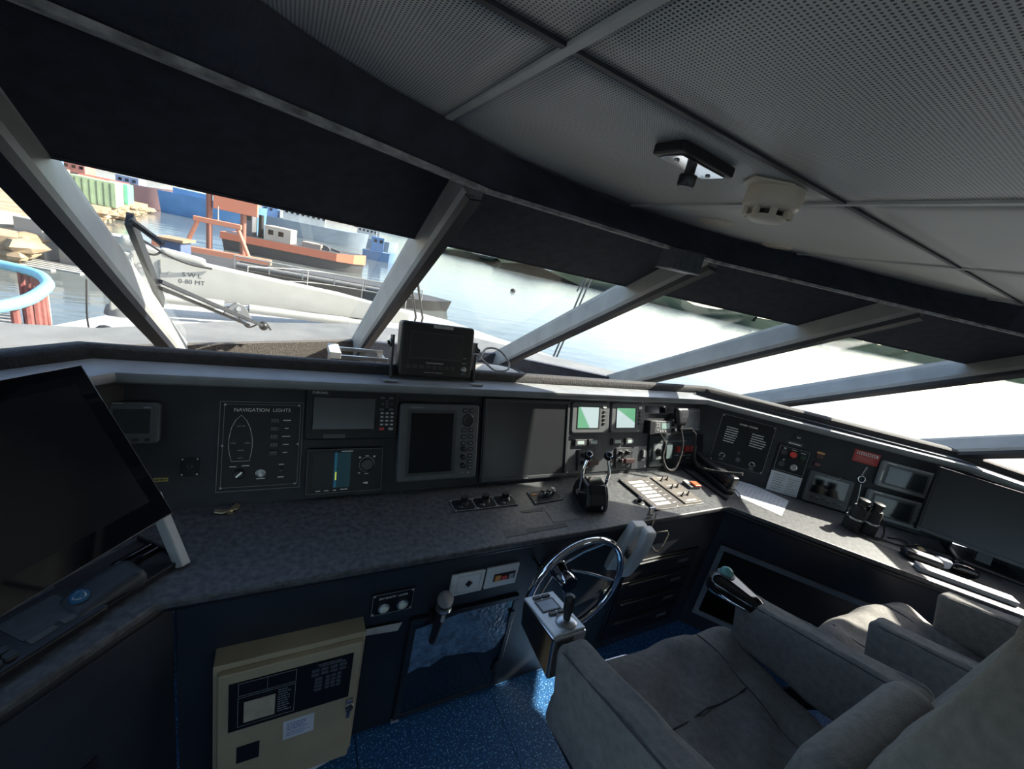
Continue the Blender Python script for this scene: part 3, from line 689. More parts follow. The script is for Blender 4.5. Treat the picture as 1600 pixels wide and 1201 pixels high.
part('lettering', MB().bb(.20,.235,.052,.055,.004,.0046).bb(.268,.30,.050,.053,.004,.0046).bb(.308,.34,.050,.053,.004,.0046).bb(.30,.33,.034,.037,.004,.0046), 'white_print', t)
glass_mat('cover_clear', (.82,.84,.85), 1.35)
part('clear_cover', MB().bb(-.012,.40,-.004,.004,.0,.03).bb(-.012,.40,.166,.172,0,.03).bb(-.012,-.008,.004,.166,0,.03).bb(.398,.402,.004,.166,0,.03).bb(-.012,.402,-.004,.172,.030,.032), 'cover_clear', t)
# coiled mic cords
def coil(p, r_coil, pitch, r_wire, seg=10):
    pts = [Vector(q) for q in p]; out = []
    L = [0]
    for a, b in zip(pts, pts[1:]): L.append(L[-1]+(b-a).length)
    n = int(L[-1]/pitch*seg); k = 0; a = None
    for i in range(n+1):
        s = L[-1]*i/n
        while k < len(L)-2 and s > L[k+1]: k += 1
        q = pts[k].lerp(pts[k+1], (s-L[k])/(L[k+1]-L[k])); tt = (pts[k+1]-pts[k]).normalized()
        if a is None: a = tt.cross(Vector((0,.3,1))).normalized()
        a = (a-tt*a.dot(tt)).normalized(); b = tt.cross(a); ph = 2*math.pi*i/seg
        out.append(q+(a*math.cos(ph)+b*math.sin(ph))*r_coil)
    return MB().tube(out, r_wire, 5)
def smooth_path(pts, n=8):
    P_ = [Vector(p) for p in pts]; P_ = [P_[0]*2-P_[1]]+P_+[P_[-1]*2-P_[-2]]; out = []
    for i in range(1, len(P_)-2):
        for k in range(n):
            s = k/n; a, b, c, d = P_[i-1:i+3]
            out.append(.5*((2*b)+(c-a)*s+(2*a-5*b+4*c-d)*s*s+(3*b-a-3*c+d)*s**3))
    out.append(P_[-2]); return out
cp = smooth_path([P(CF,1.725,.21,.06),P(CF,1.748,.16,.075),P(CF,1.735,.10,.075),P(CF,1.745,.05,.08),P(CF,1.775,.02,.085),P(CF,1.82,.025,.085),P(CF,1.86,.08,.08),P(CF,1.89,.15,.075),P(CF,1.885,.24,.06)])
t = tag(coil(cp[6:-12], .006, .0062, .0026).build('microphone_cord', 'rubber', smooth=70), 'black coiled cord looping under the radio', 'cord')
part('lead', MB().tube(cp[:8], .003, 6), 'rubber', t); part('lead', MB().tube(cp[-14:], .003, 6), 'rubber', t)
t = thing('cord_plug', 'black plug with a coiled lead dropping beside the hand microphone', 'cord', at(CF,1.925,.222,.02))
part('plug', MB().cyl((0,0,0),(.062,.004,.03),.011,.013,14), 'black_plastic', t, smooth=40)
cq = smooth_path([(.062,.004,.03),(.080,-.02,.045),(.074,-.07,.05),(.062,-.13,.055),(.064,-.185,.075),(.085,-.20,.13),(.115,-.20,.20),(.13,-.19,.29)])
part('lead', MB().tube(cq[:18], .0032, 6), 'rubber', t); part('coiled_lead', coil(cq[17:], .0065, .0066, .0027), 'rubber', t, smooth=70)
# ------------------------------------------------------------------ things on the worktop
t = thing('thruster_control', 'row of three black rotary thruster switches on the worktop', 'control panel', at(TF,.568,1.143))
for k in range(3):
    x = k*.0885
    pl = part('switch_plate', MB().bb(x,x+.087,0,.068,0,.004), 'panel_black', t, bevel=.0008)
    part('plate_border', MB().frame(x,x+.087,0,.068,.004,.0047,.0013), 'light_grey', pl)
    part('handle', knob(MB(), x+.050,.045,.004,.017,.010,18).rrect(x+.036,x+.064,.036,.056,.014,.030,.008), 'black_plastic', pl, smooth=40)
    part('socket', MB().lathe([(.013,0),(.013,.002),(.009,.0035)], Matrix.Translation((x+.028,.026,.004)), 14), 'black_plastic', pl, smooth=40)
    for sx, sy in ((.006,.006),(.081,.006),(.006,.062),(.081,.062)): part('screw', MB().lathe([(.0028,0),(.002,.0015)], Matrix.Translation((x+sx,sy,.0044)), 8), 'steel', pl)
t = thing('push_button_plate', 'small plate with push buttons behind the pale worktop patch', 'control panel', at(TF,.905,1.134))
part('face_plate', MB().add([(0,0,0),(.147,.01,0),(.147,.086,0),(.008,.082,0),(0,0,.004),(.147,.01,.004),(.147,.086,.004),(.008,.082,.004)], [(3,2,1,0),(4,5,6,7),(0,1,5,4),(1,2,6,5),(2,3,7,6),(3,0,4,7)]), 'panel_black', t, bevel=.0008)
part('plate_border', MB().tube([(.003,.003,.0045),(.144,.013,.0045),(.144,.083,.0045),(.010,.079,.0045)], .0009, 4, closed=True), 'light_grey', t)
for x, y, m_ in ((.030,.060,'label_orange'),(.063,.050,'black_plastic'),(.092,.048,'black_plastic'),(.118,.058,'ivory')):
    if m_ == 'label_orange': M('label_orange', (.42,.16,.05), .5)
    if m_ == 'ivory': M('ivory', (.50,.52,.42), .4)
    if m_ == 'label_orange': part('indicator', MB().bb(x-.012,x+.012,y-.006,y+.006,.004,.006), m_, t)
    else:
        b = part('button_collar', MB().lathe([(.013,0),(.013,.018),(.011,.020)], Matrix.Translation((x,y,.004)), 16), 'steel', t, smooth=40)
        part('button_cap', MB().lathe([(.010,0),(.010,.006),(.008,.008)], Matrix.Translation((x,y,.023)), 16), m_, b, smooth=40)
for x, y in ((.007,.007),(.138,.016),(.136,.076),(.014,.074)): part('screw', MB().lathe([(.003,0),(.002,.0015)], Matrix.Translation((x,y,.0044)), 8), 'steel', t)
# worn patches / tape on the worktop
def patch(name, pts, mat, label, cat='tape'):
    o = MB().prism(pts, TZ+.0003, TZ+.0012).build(name, mat); return tag(o, label, cat)
M('patch_pale', (.085,.088,.088), .5, var=.35, scale=40); M('patch_dark', (.010,.010,.011), .5, var=.2); M('patch_mid', (.055,.057,.058), .5, var=.3, scale=50)
patch('worn_patch', [(.923,1.018),(1.047,1.019),(1.050,1.119),(.931,1.112)], 'patch_pale', 'pale worn sticker remnant on the worktop beside the throttle', 'sticker')
patch('tape_strip', [(.788,.983),(.969,.986),(.969,1.009),(.796,1.006)], 'patch_dark', 'long black tape strip near the worktop front edge', 'tape')
patch('tape_strip', [(.825,1.094),(.921,1.091),(.928,1.112),(.823,1.108)], 'patch_dark', 'short black tape strip left of the pale worn sticker', 'tape')
patch('worn_patch', [(.695,.978),(.788,.982),(.797,1.025),(.707,1.015)], 'patch_mid', 'smooth grey worn patch at the worktop front edge', 'sticker')
# throttle
t = thing('throttle_lever_unit', 'black twin throttle with two chrome levers and ball knobs', 'throttle', at(TF,1.165,1.115))
hp = [(-.075,0),(-.078,.03),(-.060,.070),(-.035,.098),(.035,.102),(.066,.062),(.074,.028),(.070,0)]
hm = fmat((0,0,0), (.22,.975,0), (0,0,1))
part('pedestal', MB().prism([(x,y) for x,y in hp], -.05, .05, hm), 'black_plastic', t, bevel=.008, seg=3)
part('end_cover', MB().prism([(-.078,.004),(-.081,.035),(-.060,.076),(-.036,.104),(.030,.106),(.030,.09),(-.03,.085),(-.06,.03),(-.06,.004)], -.035, .035, hm), 'black_gloss', t, bevel=.004)
def lever(nm, side, top):
    a = hm @ Vector((.0,.048,side*.056)); b = hm @ Vector((.004,.108,side*.060)); c = hm @ Vector((.012,.150,side*.062)); d = hm @ Vector((top,.196,side*.050))
    lv = part('lever', MB().tube(smooth_path([a,b,c,d],5), .0068, 10), 'chrome', t, smooth=60)
    part('pivot', MB().cyl(hm @ Vector((0,.048,side*.045)), hm @ Vector((0,.048,side*.066)), .013, .012, 14), 'chrome', lv, smooth=40)
    part('ball_knob', MB().ball(d+Vector((0,0,.012)), .021, seg=18, rings=12), 'black_gloss', lv, smooth=80)
    part('knob_ring', MB().cyl(d+Vector((0,-.019,.014)), d+Vector((0,-.0225,.0145)), .009, .008, 14), 'chrome', lv, smooth=40)
lever('l', -1, .020); lever('r', 1, .030)
part('name_mark', MB().box(hm @ Vector((-.0835,.028,.018)), (.003,.004,.012)), 'white_print', t)
# engine start panel
t = thing('engine_switchboard', 'long engine panel with a column of white label strips on the worktop', 'control panel', at(TF,1.456,.998))
part('face_plate', MB().bb(0,.332,0,.245,0,.005), M('panel_brown', (.070,.062,.056), .45, var=.25, scale=40), t, bevel=.001)
part('left_rim', MB().bb(-.004,.006,0,.245,0,.009), 'panel_black', t)
for k in range(7): part('label_strip', MB().bb(.036,.130,.028+k*.029,.046+k*.029,.005,.0066), 'white_plastic', t)
sb = part('sub_panel', MB().bb(.206,.330,.010,.236,.005,.011), M('panel_tan', (.12,.105,.09), .45, var=.15), t, bevel=.001)
for x, y in ((.242,.195),(.285,.198),(.242,.128),(.285,.130),(.242,.062),(.285,.064)): part('toggle', MB().lathe([(.007,0),(.007,.004),(.004,.005),(.003,.018),(.0045,.022)], Matrix.Translation((x,y,.011)), 10), 'black_plastic', sb, smooth=40)
k_ = MB()
for k in range(7): k_.bb(.150,.172,.034+k*.029,.037+k*.029,.005,.0056)
k_.bb(.245,.29,.222,.225,.011,.0116).bb(.235,.30,.150,.153,.011,.0116).bb(.235,.30,.085,.088,.011,.0116).bb(.235,.30,.022,.032,.011,.0116)
part('lettering', k_, 'white_print', t)
screws(t, [(.010,.010),(.320,.004),(.010,.236),(.15,.010)], .005)
t = thing('small_knob', 'small black round knob beside the engine panel', 'knob', at(TF,1.425,1.068))
part('flange', MB().lathe([(.024,0),(.024,.003),(.020,.005)], None, 20), 'black_plastic', t, smooth=40)
part('grip', MB().lathe([(.009,0),(.009,.006),(.013,.010),(.012,.018),(.006,.021)], Matrix.Translation((0,0,.005)), 18), 'black_gloss', t, smooth=40)
t = thing('signal_box', 'small box with an orange-red lens right of the engine panel', 'switch', at(TF,1.868,1.140,0,R(-8)))
part('body', MB().bb(-.034,.034,-.030,.030,0,.014), 'mid_grey', t, bevel=.002)
part('lens', MB().bb(-.008,.034,-.032,.012,.014,.024), M('lens_orange', (.62,.12,.05), .3), t, bevel=.003)
part('pad', MB().bb(-.034,-.010,.0,.030,.014,.017), 'ivory', t)
# black telephone handset in its cradle along the corner
pm = fmat((2.075,1.17,TZ), (-.20,-.98,0), (.98,-.20,0))
t = thing('desk_telephone', 'black telephone handset lying in its cradle at the worktop corner', 'telephone', pm)
part('cradle', MB().cushion((.135,.036,.018), .012, 8).v and MB().cushion((.135,.036,.018), .012, 8, lambda x,y,z: (x,y,z+.018)), 'black_plastic', t, smooth=60)
part('handset', MB().cushion((.140,.026,.020), .015, 12, lambda x,y,z: (x, y*1.15, z+.072+.010*(abs(x)/.14)**3-(.018*(max(0,abs(x)-.075)/.065) if z < 0 else 0))), 'black_plastic', t, smooth=60)
part('earpiece', MB().lathe([(.024,.030),(.026,.045),(.023,.064)], Matrix.Translation((-.105,0,0)), 18), 'black_plastic', t, smooth=40)
part('mouthpiece', MB().lathe([(.024,.030),(.026,.045),(.023,.064)], Matrix.Translation((.105,0,0)), 18), 'black_plastic', t, smooth=40)
part('lead', MB().tube(smooth_path([(.135,0,.045),(.165,.01,.035),(.175,.03,.012),(.150,.05,.004)]), .0025, 6), 'light_grey', t)
cn = MB().tube([(1.985,1.295,TZ+.008),(1.975,1.15,TZ+.008),(1.968,1.0,TZ+.008)], .0075, 8)
tag(cn.build('cable_conduit', 'rubber', smooth=60), 'black cable conduit running across the worktop beside the telephone', 'cable')
# papers
def paper(name, pts, z, label):
    o = MB().prism(pts, z, z+.0008).build(name, 'paper'); return tag(o, label, 'paper')
pp = paper('checklist_sheet', [(2.085,1.015),(2.175,.835),(2.408,.924),(2.29,1.217),(2.21,1.18)], TZ+.0006, 'long white checklist sheet lying on the right worktop wing')
k_ = MB(); a0 = Vector((2.13,1.02)); ex = Vector((.37,-.93)).normalized(); ey = Vector((.93,.37)).normalized()
m2 = Matrix(((ey.x,-ex.x,0,0),(ey.y,-ex.y,0,0),(0,0,1,0),(0,0,0,1)))
for r in range(16):
    for c in range(2):
        for q in range(6):
            if random.random() < .8:
                b0 = Vector((2.195,.86,TZ+.0015))+Vector((ey.x,ey.y,0))*(c*.095+q*.015+.008)+Vector((-ex.x,-ex.y,0))*(r*.0185)
                e = Vector((ey.x,ey.y,0))*.011; f = Vector((-ex.x,-ex.y,0))*.0025
                k_.add([b0,b0+e,b0+e+f,b0+f], [(0,1,2,3)])
part('small_print', k_, 'dim_print', pp)
# metal keys / cleat near the left of the worktop
t = thing('wing_nut', 'small brass wing nut lying by the fascia foot', 'hardware', at(TF,-.118,1.262))
M('brass', (.45,.36,.22), .35, metal=.8)
part('hub', MB().lathe([(.009,0),(.009,.008),(.006,.012)], None, 12), 'brass', t)
for s in (-1, 1): part('wing', MB().prism([(0,0),(s*.004,.014),(s*.028,.030),(s*.036,.016),(s*.020,-.002)][::s], .002, .007, Matrix.Rotation(R(25),4,'Z')), 'brass', t, bevel=.002)
# ------------------------------------------------------------------ right wing fascia
t = thing('alarm_panel', 'black engraved alarm system panel at the left end of the right wing', 'control panel', at(WF,.066,.072))
part('face_plate', MB().bb(0,.286,0,.274,0,.004), 'panel_black', t, bevel=.001)
part('engraved_border', MB().frame(0,.286,0,.274,.004,.0047,.0014), 'dim_print', t)
text('lettering', 'ALARM  SYSTEM', .0135, .148, .240, .0044, 'engraved', t)
part('small_print', rows(rows(MB(), .040,.118,.208,.0135,7,.004,.004), .178,.264,.205,.0135,6,.004,.004), 'white_print', t)
for x, y in ((.058,.042),(.222,.036)):
    part('lamp_ring', MB().tube([(x+.0145*math.cos(a*math.pi/10),y+.0145*math.sin(a*math.pi/10),.006) for a in range(20)], .0018, 5, closed=True), 'steel', t)
    part('push_button', MB().lathe([(.012,0),(.012,.004),(.009,.006)], Matrix.Translation((x,y,.004)), 18), 'black_gloss', t, smooth=40)
part('push_button', MB().lathe([(.013,0),(.013,.006),(.010,.009)], Matrix.Translation((.143,.042,.004)), 18), 'mid_grey', t, smooth=40)
part('push_button', MB().lathe([(.009,0),(.009,.004),(.006,.006)], Matrix.Translation((.138,.080,.004)), 14), 'dark_grey', t, smooth=40)
part('small_print', MB().bb(.048,.070,.018,.022,.004,.0045).bb(.210,.236,.010,.014,.004,.0045), 'dim_print', t)
screws(t, [(.008,.266),(.278,.266),(.008,.008),(.278,.008)], .004)
t = thing('emergency_stop_panel', 'square black panel with a red stop button on the right wing', 'control panel', at(WF,.388,.113))
part('face_plate', MB().rrect(0,.172,0,.160,0,.006,.006), 'panel_black', t, bevel=.001)
part('engraved_border', MB().frame(.010,.162,.010,.148,.006,.0068,.0014), 'light_grey', t)
part('red_button', MB().lathe([(.017,0),(.017,.008),(.014,.012)], Matrix.Translation((.084,.113,.006)), 20), 'red', t, smooth=40)
part('green_button', MB().lathe([(.014,0),(.014,.004),(.011,.006)], Matrix.Translation((.134,.110,.006)), 18), M('dark_green', (.008,.030,.016), .35), t, smooth=40)
for x, y in ((.036,.116),(.040,.050)): part('black_button', MB().lathe([(.016,0),(.016,.004),(.012,.006)], Matrix.Translation((x,y,.006)), 18), 'dark_grey', t, smooth=40)
part('key_switch', MB().lathe([(.018,0),(.018,.006),(.013,.008),(.008,.008),(.007,.004)], Matrix.Translation((.105,.046,.006)), 22), 'steel', t, smooth=40)
part('key_slot', MB().bb(.101,.109,.044,.048,.013,.0145), 'black_plastic', t)
part('lettering', MB().bb(.030,.042,.134,.139,.006,.0066).bb(.118,.144,.132,.135,.006,.0066).bb(.044,.050,.070,.077,.006,.0066).bb(.070,.100,.137,.139,.006,.0066), 'white_print', t)
t = thing('toggle_switch', 'small black toggle switch above the red stop button', 'switch', at(WF,.468,.312))
part('base_plate', MB().rrect(-.020,.020,-.008,.032,0,.005,.006), 'black_plastic', t, bevel=.001)
part('toggle', MB().lathe([(.006,0),(.006,.005),(.003,.006),(.003,.020),(.0045,.024)], Matrix.Translation((0,.012,.005)), 12), 'steel', t, smooth=40)
t = tag(MB().bb(0,.080,0,.016,0,.0015).build('name_plate', 'panel_black'), 'tiny engraved name plate under the toggle switch', 'label'); t.matrix_world = at(WF,.427,.277)
part('name_border', MB().frame(0,.080,0,.016,.0015,.002,.001), 'light_grey', t); part('lettering', rows(MB(), .008,.072,.008,.01,1,.0015,.006,.0), 'white_print', t)
t = thing('indicator_block', 'upper indicator block with an amber top beside the stop panel', 'indicator', at(WF,.584,.243), 'two indicator blocks')
part('body', MB().bb(0,.036,0,.026,0,.008), M('dark_maroon2', (.055,.008,.010), .4), t, bevel=.001)
part('amber_lens', MB().bb(0,.036,.027,.038,0,.008), M('amber', (.55,.30,.10), .4), t, bevel=.001)
t = thing('indicator_block', 'lower dark red indicator block beside the stop panel', 'indicator', at(WF,.584,.200), 'two indicator blocks')
part('body', MB().bb(0,.034,0,.021,0,.008), 'dark_maroon2', t, bevel=.001)
part('lens', MB().bb(.004,.030,.004,.017,.008,.0095), M('maroon_lens', (.10,.015,.015), .3), t, bevel=.001)
cd_ = tag(MB().bb(0,.160,0,.114,0,.0010).build('call_sign_card', 'paper'), 'white printed card propped under the red stop button panel', 'card'); cd_.matrix_world = at(WF,.392,.001,.0065)
part('small_print', rows(rows(MB(), .020,.080,.098,.0135,7,.001,.005), .095,.15,.090,.0135,7,.001,.004,.5), 'dim_print', cd_)
t = thing('radio_display', 'dark grey flush radio unit with black screen on the right wing', 'radio', at(WF,.578,.004))
part('housing', MB().rrect(0,.215,0,.168,0,.024,.008), 'mid_grey', t, bevel=.003)
part('screen', MB().bb(.016,.190,.056,.152,.024,.0252), 'screen_black', t)
for x, y in ((.035,.030),(.062,.026),(.092,.032),(.120,.024),(.150,.028),(.178,.022)): part('key', button(MB(), x,y,.018,.010,.024,.0265), 'dark_grey', t, bevel=.0008)
part('key_print', MB().bb(.056,.072,.034,.037,.024,.0246).bb(.112,.126,.033,.036,.024,.0246).bb(.172,.186,.030,.033,.024,.0246).bb(.080,.140,.157,.160,.024,.0246).bb(.150,.156,.166,.172,.0,.002), 'light_grey', t)
t = tag(MB().bb(0,.124,0,.066,0,.0015).build('warning_label', M('label_red', (.42,.035,.035), .5)), 'red warning label with a white headline on the right wing', 'label'); t.matrix_world = at(WF,.756,.283)
part('headline', MB().bb(.012,.115,.042,.058,.0015,.002), 'white_print', t)
part('small_print', rows(MB(), .012,.112,.032,.009,3,.0015,.003,.2), M('pink_print', (.60,.25,.22), .6), t)
k_ = MB()
for k in range(9): k_.bb(.016+k*.0105,.022+k*.0105,.044,.056,.002,.0024)
part('headline_letters', k_, 'label_red', t)['kind'] = 'stuff'
t = thing('pull_ring', 'metal ring hanging on a short chain below the red label', 'ring', at(WF,.826,.198))
part('ring', MB().tube([(.017*math.cos(a*math.pi/10),.017*math.sin(a*math.pi/10),.006) for a in range(20)], .0028, 7, closed=True), 'chrome', t, smooth=60)
for k in range(4): part('chain_link', MB().tube([(.004*math.cos(a*math.pi/5)+.003*k,.024+k*.013+.007*math.sin(a*math.pi/5),.004) for a in range(10)], .0014, 5, closed=True), 'steel', t)
t = thing('lever_rod', 'slim steel rod lever standing beside the radio unit', 'lever', at(WF,.812,.008))
part('rod', MB().tube([(.020,.020,.018),(.018,.09,.020),(.014,.165,.014)], .0028, 7), 'steel', t, smooth=60)
part('foot', MB().lathe([(.018,0),(.018,.018),(.014,.024)], Matrix.Translation((0,.018,0)), 16), 'mid_grey', t, smooth=40)
part('foot_cap', MB().lathe([(.010,0),(.010,.012)], Matrix.Translation((.022,.012,.006)), 12), 'dark_grey', t)
for u, v, w_, h_, lab in ((.888,.190,.282,.138,'upper grey instrument display on the right wing'),(.868,.020,.282,.142,'lower grey instrument display behind the binoculars')):
    t = thing('wing_display', lab, 'display', at(WF,u,v), 'two grey displays on the right wing')
    part('housing', MB().rrect(0,w_,0,h_,0,.026,.010), M('grey_blue', (.20,.215,.22), .45, var=.08), t, bevel=.004)
    part('bezel', MB().bb(.018,.222,.018,h_-.012,.026,.028), 'mid_grey', t, bevel=.001)
    part('screen', MB().bb(.030,.210,.026,h_-.024,.028,.0292), M('lcd_dark', (.028,.034,.036), .16), t)
    part('dial', knob(MB(), .252,.030,.026,.016,.010,18), 'dark_grey', t, smooth=40)
    for k in range(3): part('key', button(MB(), .252,.064+k*.022,.026,.012,.026,.029), 'mid_grey', t, bevel=.001)
    part('lettering', MB().bb(.008,.012,.03,.085,.026,.0266).bb(.02,.06,h_-.009,h_-.005,.026,.0266), 'white_print', t)
# binoculars standing on the wing worktop
t = thing('binoculars', 'black binoculars standing upright in front of the grey displays', 'binoculars', at(TF,2.545,.655,0,R(-41)))
for s in (-1, 1):
    x = s*.036
    b = part('barrel', MB().lathe([(.036,0),(.037,.012),(.036,.055),(.031,.075),(.029,.120),(.025,.128)], Matrix.Translation((x,0,0)), 20), 'rubber', t, smooth=45)
    part('eyepiece', MB().lathe([(.020,.128),(.020,.150),(.023,.154),(.023,.166),(.018,.168)], Matrix.Translation((x*.9,0,0)), 18), 'black_plastic', b, smooth=45)
    part('ring_band', MB().lathe([(.0365,.058),(.0375,.060),(.0375,.066),(.0365,.068)], Matrix.Translation((x,0,0)), 20), 'steel', b, smooth=45)
part('bridge', MB().bb(-.024,.024,-.013,.013,.06,.118), 'black_plastic', t, bevel=.004)
part('focus_wheel', MB().lathe([(.012,.118),(.012,.140),(.009,.142)], None, 16), 'black_gloss', t, smooth=40)
part('strap', MB().tube(smooth_path([(.07,0,.10),(.09,-.02,.05),(.075,-.05,.012),(.03,-.055,.004),(-.02,-.05,.006),(-.06,-.03,.03),(-.07,0,.09)]), .004, 6), 'rubber', t)
# right monitor
q0, q1 = Vector((2.585,.535,.79)), Vector((3.00,-.10,.79))
ud = (q1-q0).normalized()
mr = fmat((2.815,.530,.83), (.55,-.835,0), (.835*.30,.55*.30,.954))
t = thing('computer_monitor', 'wide black computer monitor standing on the right worktop wing', 'monitor', mr)
part('housing', MB().bb(0,.56,0,.335,-.03,0), 'black_plastic', t, bevel=.004)
part('screen', MB().bb(.010,.55,.022,.325,0,.0015), 'screen_matte', t)
part('lower_bezel', MB().bb(0,.56,0,.016,0,.004), 'mid_grey', t, bevel=.001)
part('neck', MB().bb(.25,.31,-.045,.10,-.05,-.032), 'black_plastic', t, bevel=.003)
fo = MB().cushion((.13,.09,.006), .005, 6, lambda x,y,z: (x,y,z+.0065)); im = mr.inverted() @ fmat((3.005,.310,TZ), (.55,-.835,0), (.835,.55,0)); fo.v = [tuple(im @ Vector(p)) for p in fo.v]
part('foot', fo, 'black_plastic', t, smooth=50)
# cables and small things on the wing
def at_t(x, y, z=0): return (x, y, TZ+z)
t = thing('glasses_case', 'black open eyeglass case on the right worktop wing', 'case', at(TF,2.60,.425,0,R(-50)))
part('shell', MB().cushion((.075,.030,.020), .018, 8, lambda x,y,z: (x,y,z+.020)), 'black_plastic', t, smooth=60)
part('lining', MB().bb(-.045,.045,-.018,.018,.034,.0405), 'dark_grey', t, bevel=.003)
part('hinge', MB().cyl((-.05,.026,.030),(.05,.026,.030),.004,.004,8), 'steel', t)
t = thing('power_plug', 'pale blue-white plug adapter between the glasses case and the mouse', 'plug', at(TF,2.672,.372,0,R(-40)))
part('body', MB().cushion((.028,.020,.022), .012, 6, lambda x,y,z: (x,y,z+.022)), M('pale_plug', (.42,.45,.52), .4), t, smooth=60)
part('pin', MB().bb(.026,.045,-.008,-.003,.018,.022).bb(.026,.045,.003,.008,.018,.022), 'brass', t)
t = thing('computer_mouse', 'black glossy mouse on the right worktop wing', 'mouse', at(TF,2.735,.318,0,R(-52)))
part('shell', MB().cushion((.052,.030,.018), .017, 8, lambda x,y,z: (x,y,(z+.018)*(1+.3*(1-(x/.052)**2)))), 'black_gloss', t, smooth=70)
part('wheel', MB().cyl((-.03,-.004,.040),(-.03,.004,.040),.008,.008,12), 'mid_grey', t)
part('cable', MB().tube(smooth_path([(-.05,0,.012),(-.085,.02,.004),(-.10,.08,.004),(-.03,.12,.004),(.05,.10,.004)]), .002, 5), 'rubber', t)
for k, (pts, lab) in enumerate((([(2.56,.60),(2.62,.52),(2.72,.50),(2.80,.47),(2.90,.40)],'black cable snaking from the binoculars towards the right monitor'),([(2.66,.57),(2.72,.53),(2.70,.47),(2.76,.42),(2.86,.33),(2.90,.22)],'black cable curling past the plug adapter'),([(2.62,.30),(2.70,.26),(2.74,.20)],'short thin black cable end in front of the mouse'))):
    tag(MB().tube(smooth_path([at_t(x,y,.005+.004*(i%2)) for i,(x,y) in enumerate(pts)]), .0035, 6).build('cable', 'rubber', smooth=60), lab, 'cable')
o = MB().prism([(2.50,.58),(2.60,.46),(2.80,.60),(2.72,.70)], TZ+.0005, TZ+.0015).build('grey_mat', M('mat_grey', (.10,.10,.10), .6, var=.3)); tag(o, 'grey desk mat sheet under the cables', 'mat')
o = MB().prism([(2.66,.43),(2.685,.40),(2.80,.475),(2.79,.50)], TZ+.002, TZ+.003).build('yellow_note', M('note_yellow', (.60,.45,.22), .6)); tag(o, 'folded yellow note under the plug adapter', 'paper')
fd = Vector((math.cos(R(50)),-math.sin(R(50)),0)); fn = Vector((math.sin(R(50)),math.cos(R(50)),0))
a0 = Vector((2.47,.392,TZ))
o = MB().add([a0+fd*s+fn*w_+Vector((0,0,z)) for z in (.0005,.022) for s, w_ in ((0,0),(.34,0),(.34,.045),(0,.045))], [(3,2,1,0),(4,5,6,7),(0,1,5,4),(1,2,6,5),(2,3,7,6),(3,0,4,7)]).build('cable_trunking', M('trunk_grey', (.30,.30,.31), .45), bevel=.002)
tag(o, 'pale grey cable trunking along the right worktop edge', 'trunking')
part('lid_seam', MB().add([a0+fd*s+fn*w_+Vector((0,0,z)) for z in (.0221,.0230) for s, w_ in ((0,.040),(.34,.040),(.34,.046),(0,.046))], [(3,2,1,0),(4,5,6,7),(0,1,5,4),(1,2,6,5),(2,3,7,6),(3,0,4,7)]), 'white_plastic', o)
# ------------------------------------------------------------------ left wing: monitor, keyboard, trackball
d_ = Vector((.577,.816,0)); up_ = Vector((-.816*math.sin(R(33.9)),.577*math.sin(R(33.9)),math.cos(R(33.9))))
ml = fmat((-.213,1.060,.924), d_, up_)
t = thing('touch_monitor', 'huge glossy black monitor leaning back on the left worktop wing', 'monitor', ml)
part('housing', MB().rrect(-.66,0,0,.384,-.030,-.004,.006), 'black_plastic', t, bevel=.003)
part('glass_front', MB().bb(-.66,0,0,.384,-.004,0), M('monitor_gloss', (.004,.004,.006), .035, spec=.7, var=.1), t, bevel=.001)
part('screen', MB().bb(-.628,-.030,.048,.345,0,.0006), M('monitor_screen', (.006,.007,.009), .13, spec=.5, var=.1), t)
part('edge_trim', MB().bb(-.002,.002,0,.384,-.028,-.002).bb(-.66,.002,-.002,.001,-.028,-.002), 'dark_grey', t)
lb = ml.inverted() @ Vector((-.195,1.055,TZ+.001)); lt = ml.inverted() @ Vector((-.265,1.135,.930))
part('stand_leg', MB().bar(lb, lt, .030, .022, up=(1,0,0)), 'light_grey', t, bevel=.003, label='pale grey stand leg')
lb2 = ml.inverted() @ Vector((-.565,.60,TZ+.001)); lt2 = ml.inverted() @ Vector((-.62,.66,.930))
part('stand_leg', MB().bar(lb2, lt2, .030, .022, up=(1,0,0)), 'light_grey', t, bevel=.003)
kx = fmat((-.335,.915,TZ), (.66,.75,0), (-.75,.66,0))
t = thing('keyboard', 'black keyboard with a built-in touchpad under the left monitor', 'keyboard', kx)
part('case', MB().rrect(-.42,.045,-.010,.125,0,.020,.012), 'black_plastic', t, bevel=.004)
part('touchpad', MB().rrect(-.072,.018,.028,.104,.020,.0212,.006), M('pad_grey', (.045,.048,.052), .42, var=.25, scale=50), t)
for x in (-.050,.0): part('pad_button', MB().bb(x-.020,x+.021,.012,.027,.020,.0225), 'mid_grey', t, bevel=.001)
for r in range(5):
    for c in range(16): part('key', button(MB(), -.098-c*.0195,.014+r*.0205,.0165,.0165,.020,.0275), 'dark_grey', t)
t = thing('trackball_mouse', 'dark trackball mouse with a blue ball under the left monitor edge', 'mouse', fmat((-.318,.985,TZ), (.74,.67,0), (-.67,.74,0)))
part('shell', MB().cushion((.066,.042,.022), .020, 10, lambda x,y,z: (x, y+.012*math.sin((x+.066)*22), (z+.022)*(.62+.55*max(0,(x+.03)/.096)) )), 'dark_grey', t, smooth=70)
part('ball', MB().ball((-.038,.012,.030), .017, seg=18, rings=12), M('ball_blue', (.03,.10,.20), .08), t, smooth=80)
part('scroll_ring', MB().lathe([(.020,.016),(.021,.022),(.018,.024)], Matrix.Translation((-.038,.012,0)), 18), 'black_plastic', t, smooth=40)
t = thing('desk_tray', 'low black tray holding the trackball beneath the left monitor', 'tray', fmat((-.30,1.02,TZ), (.66,.75,0), (-.75,.66,0)))
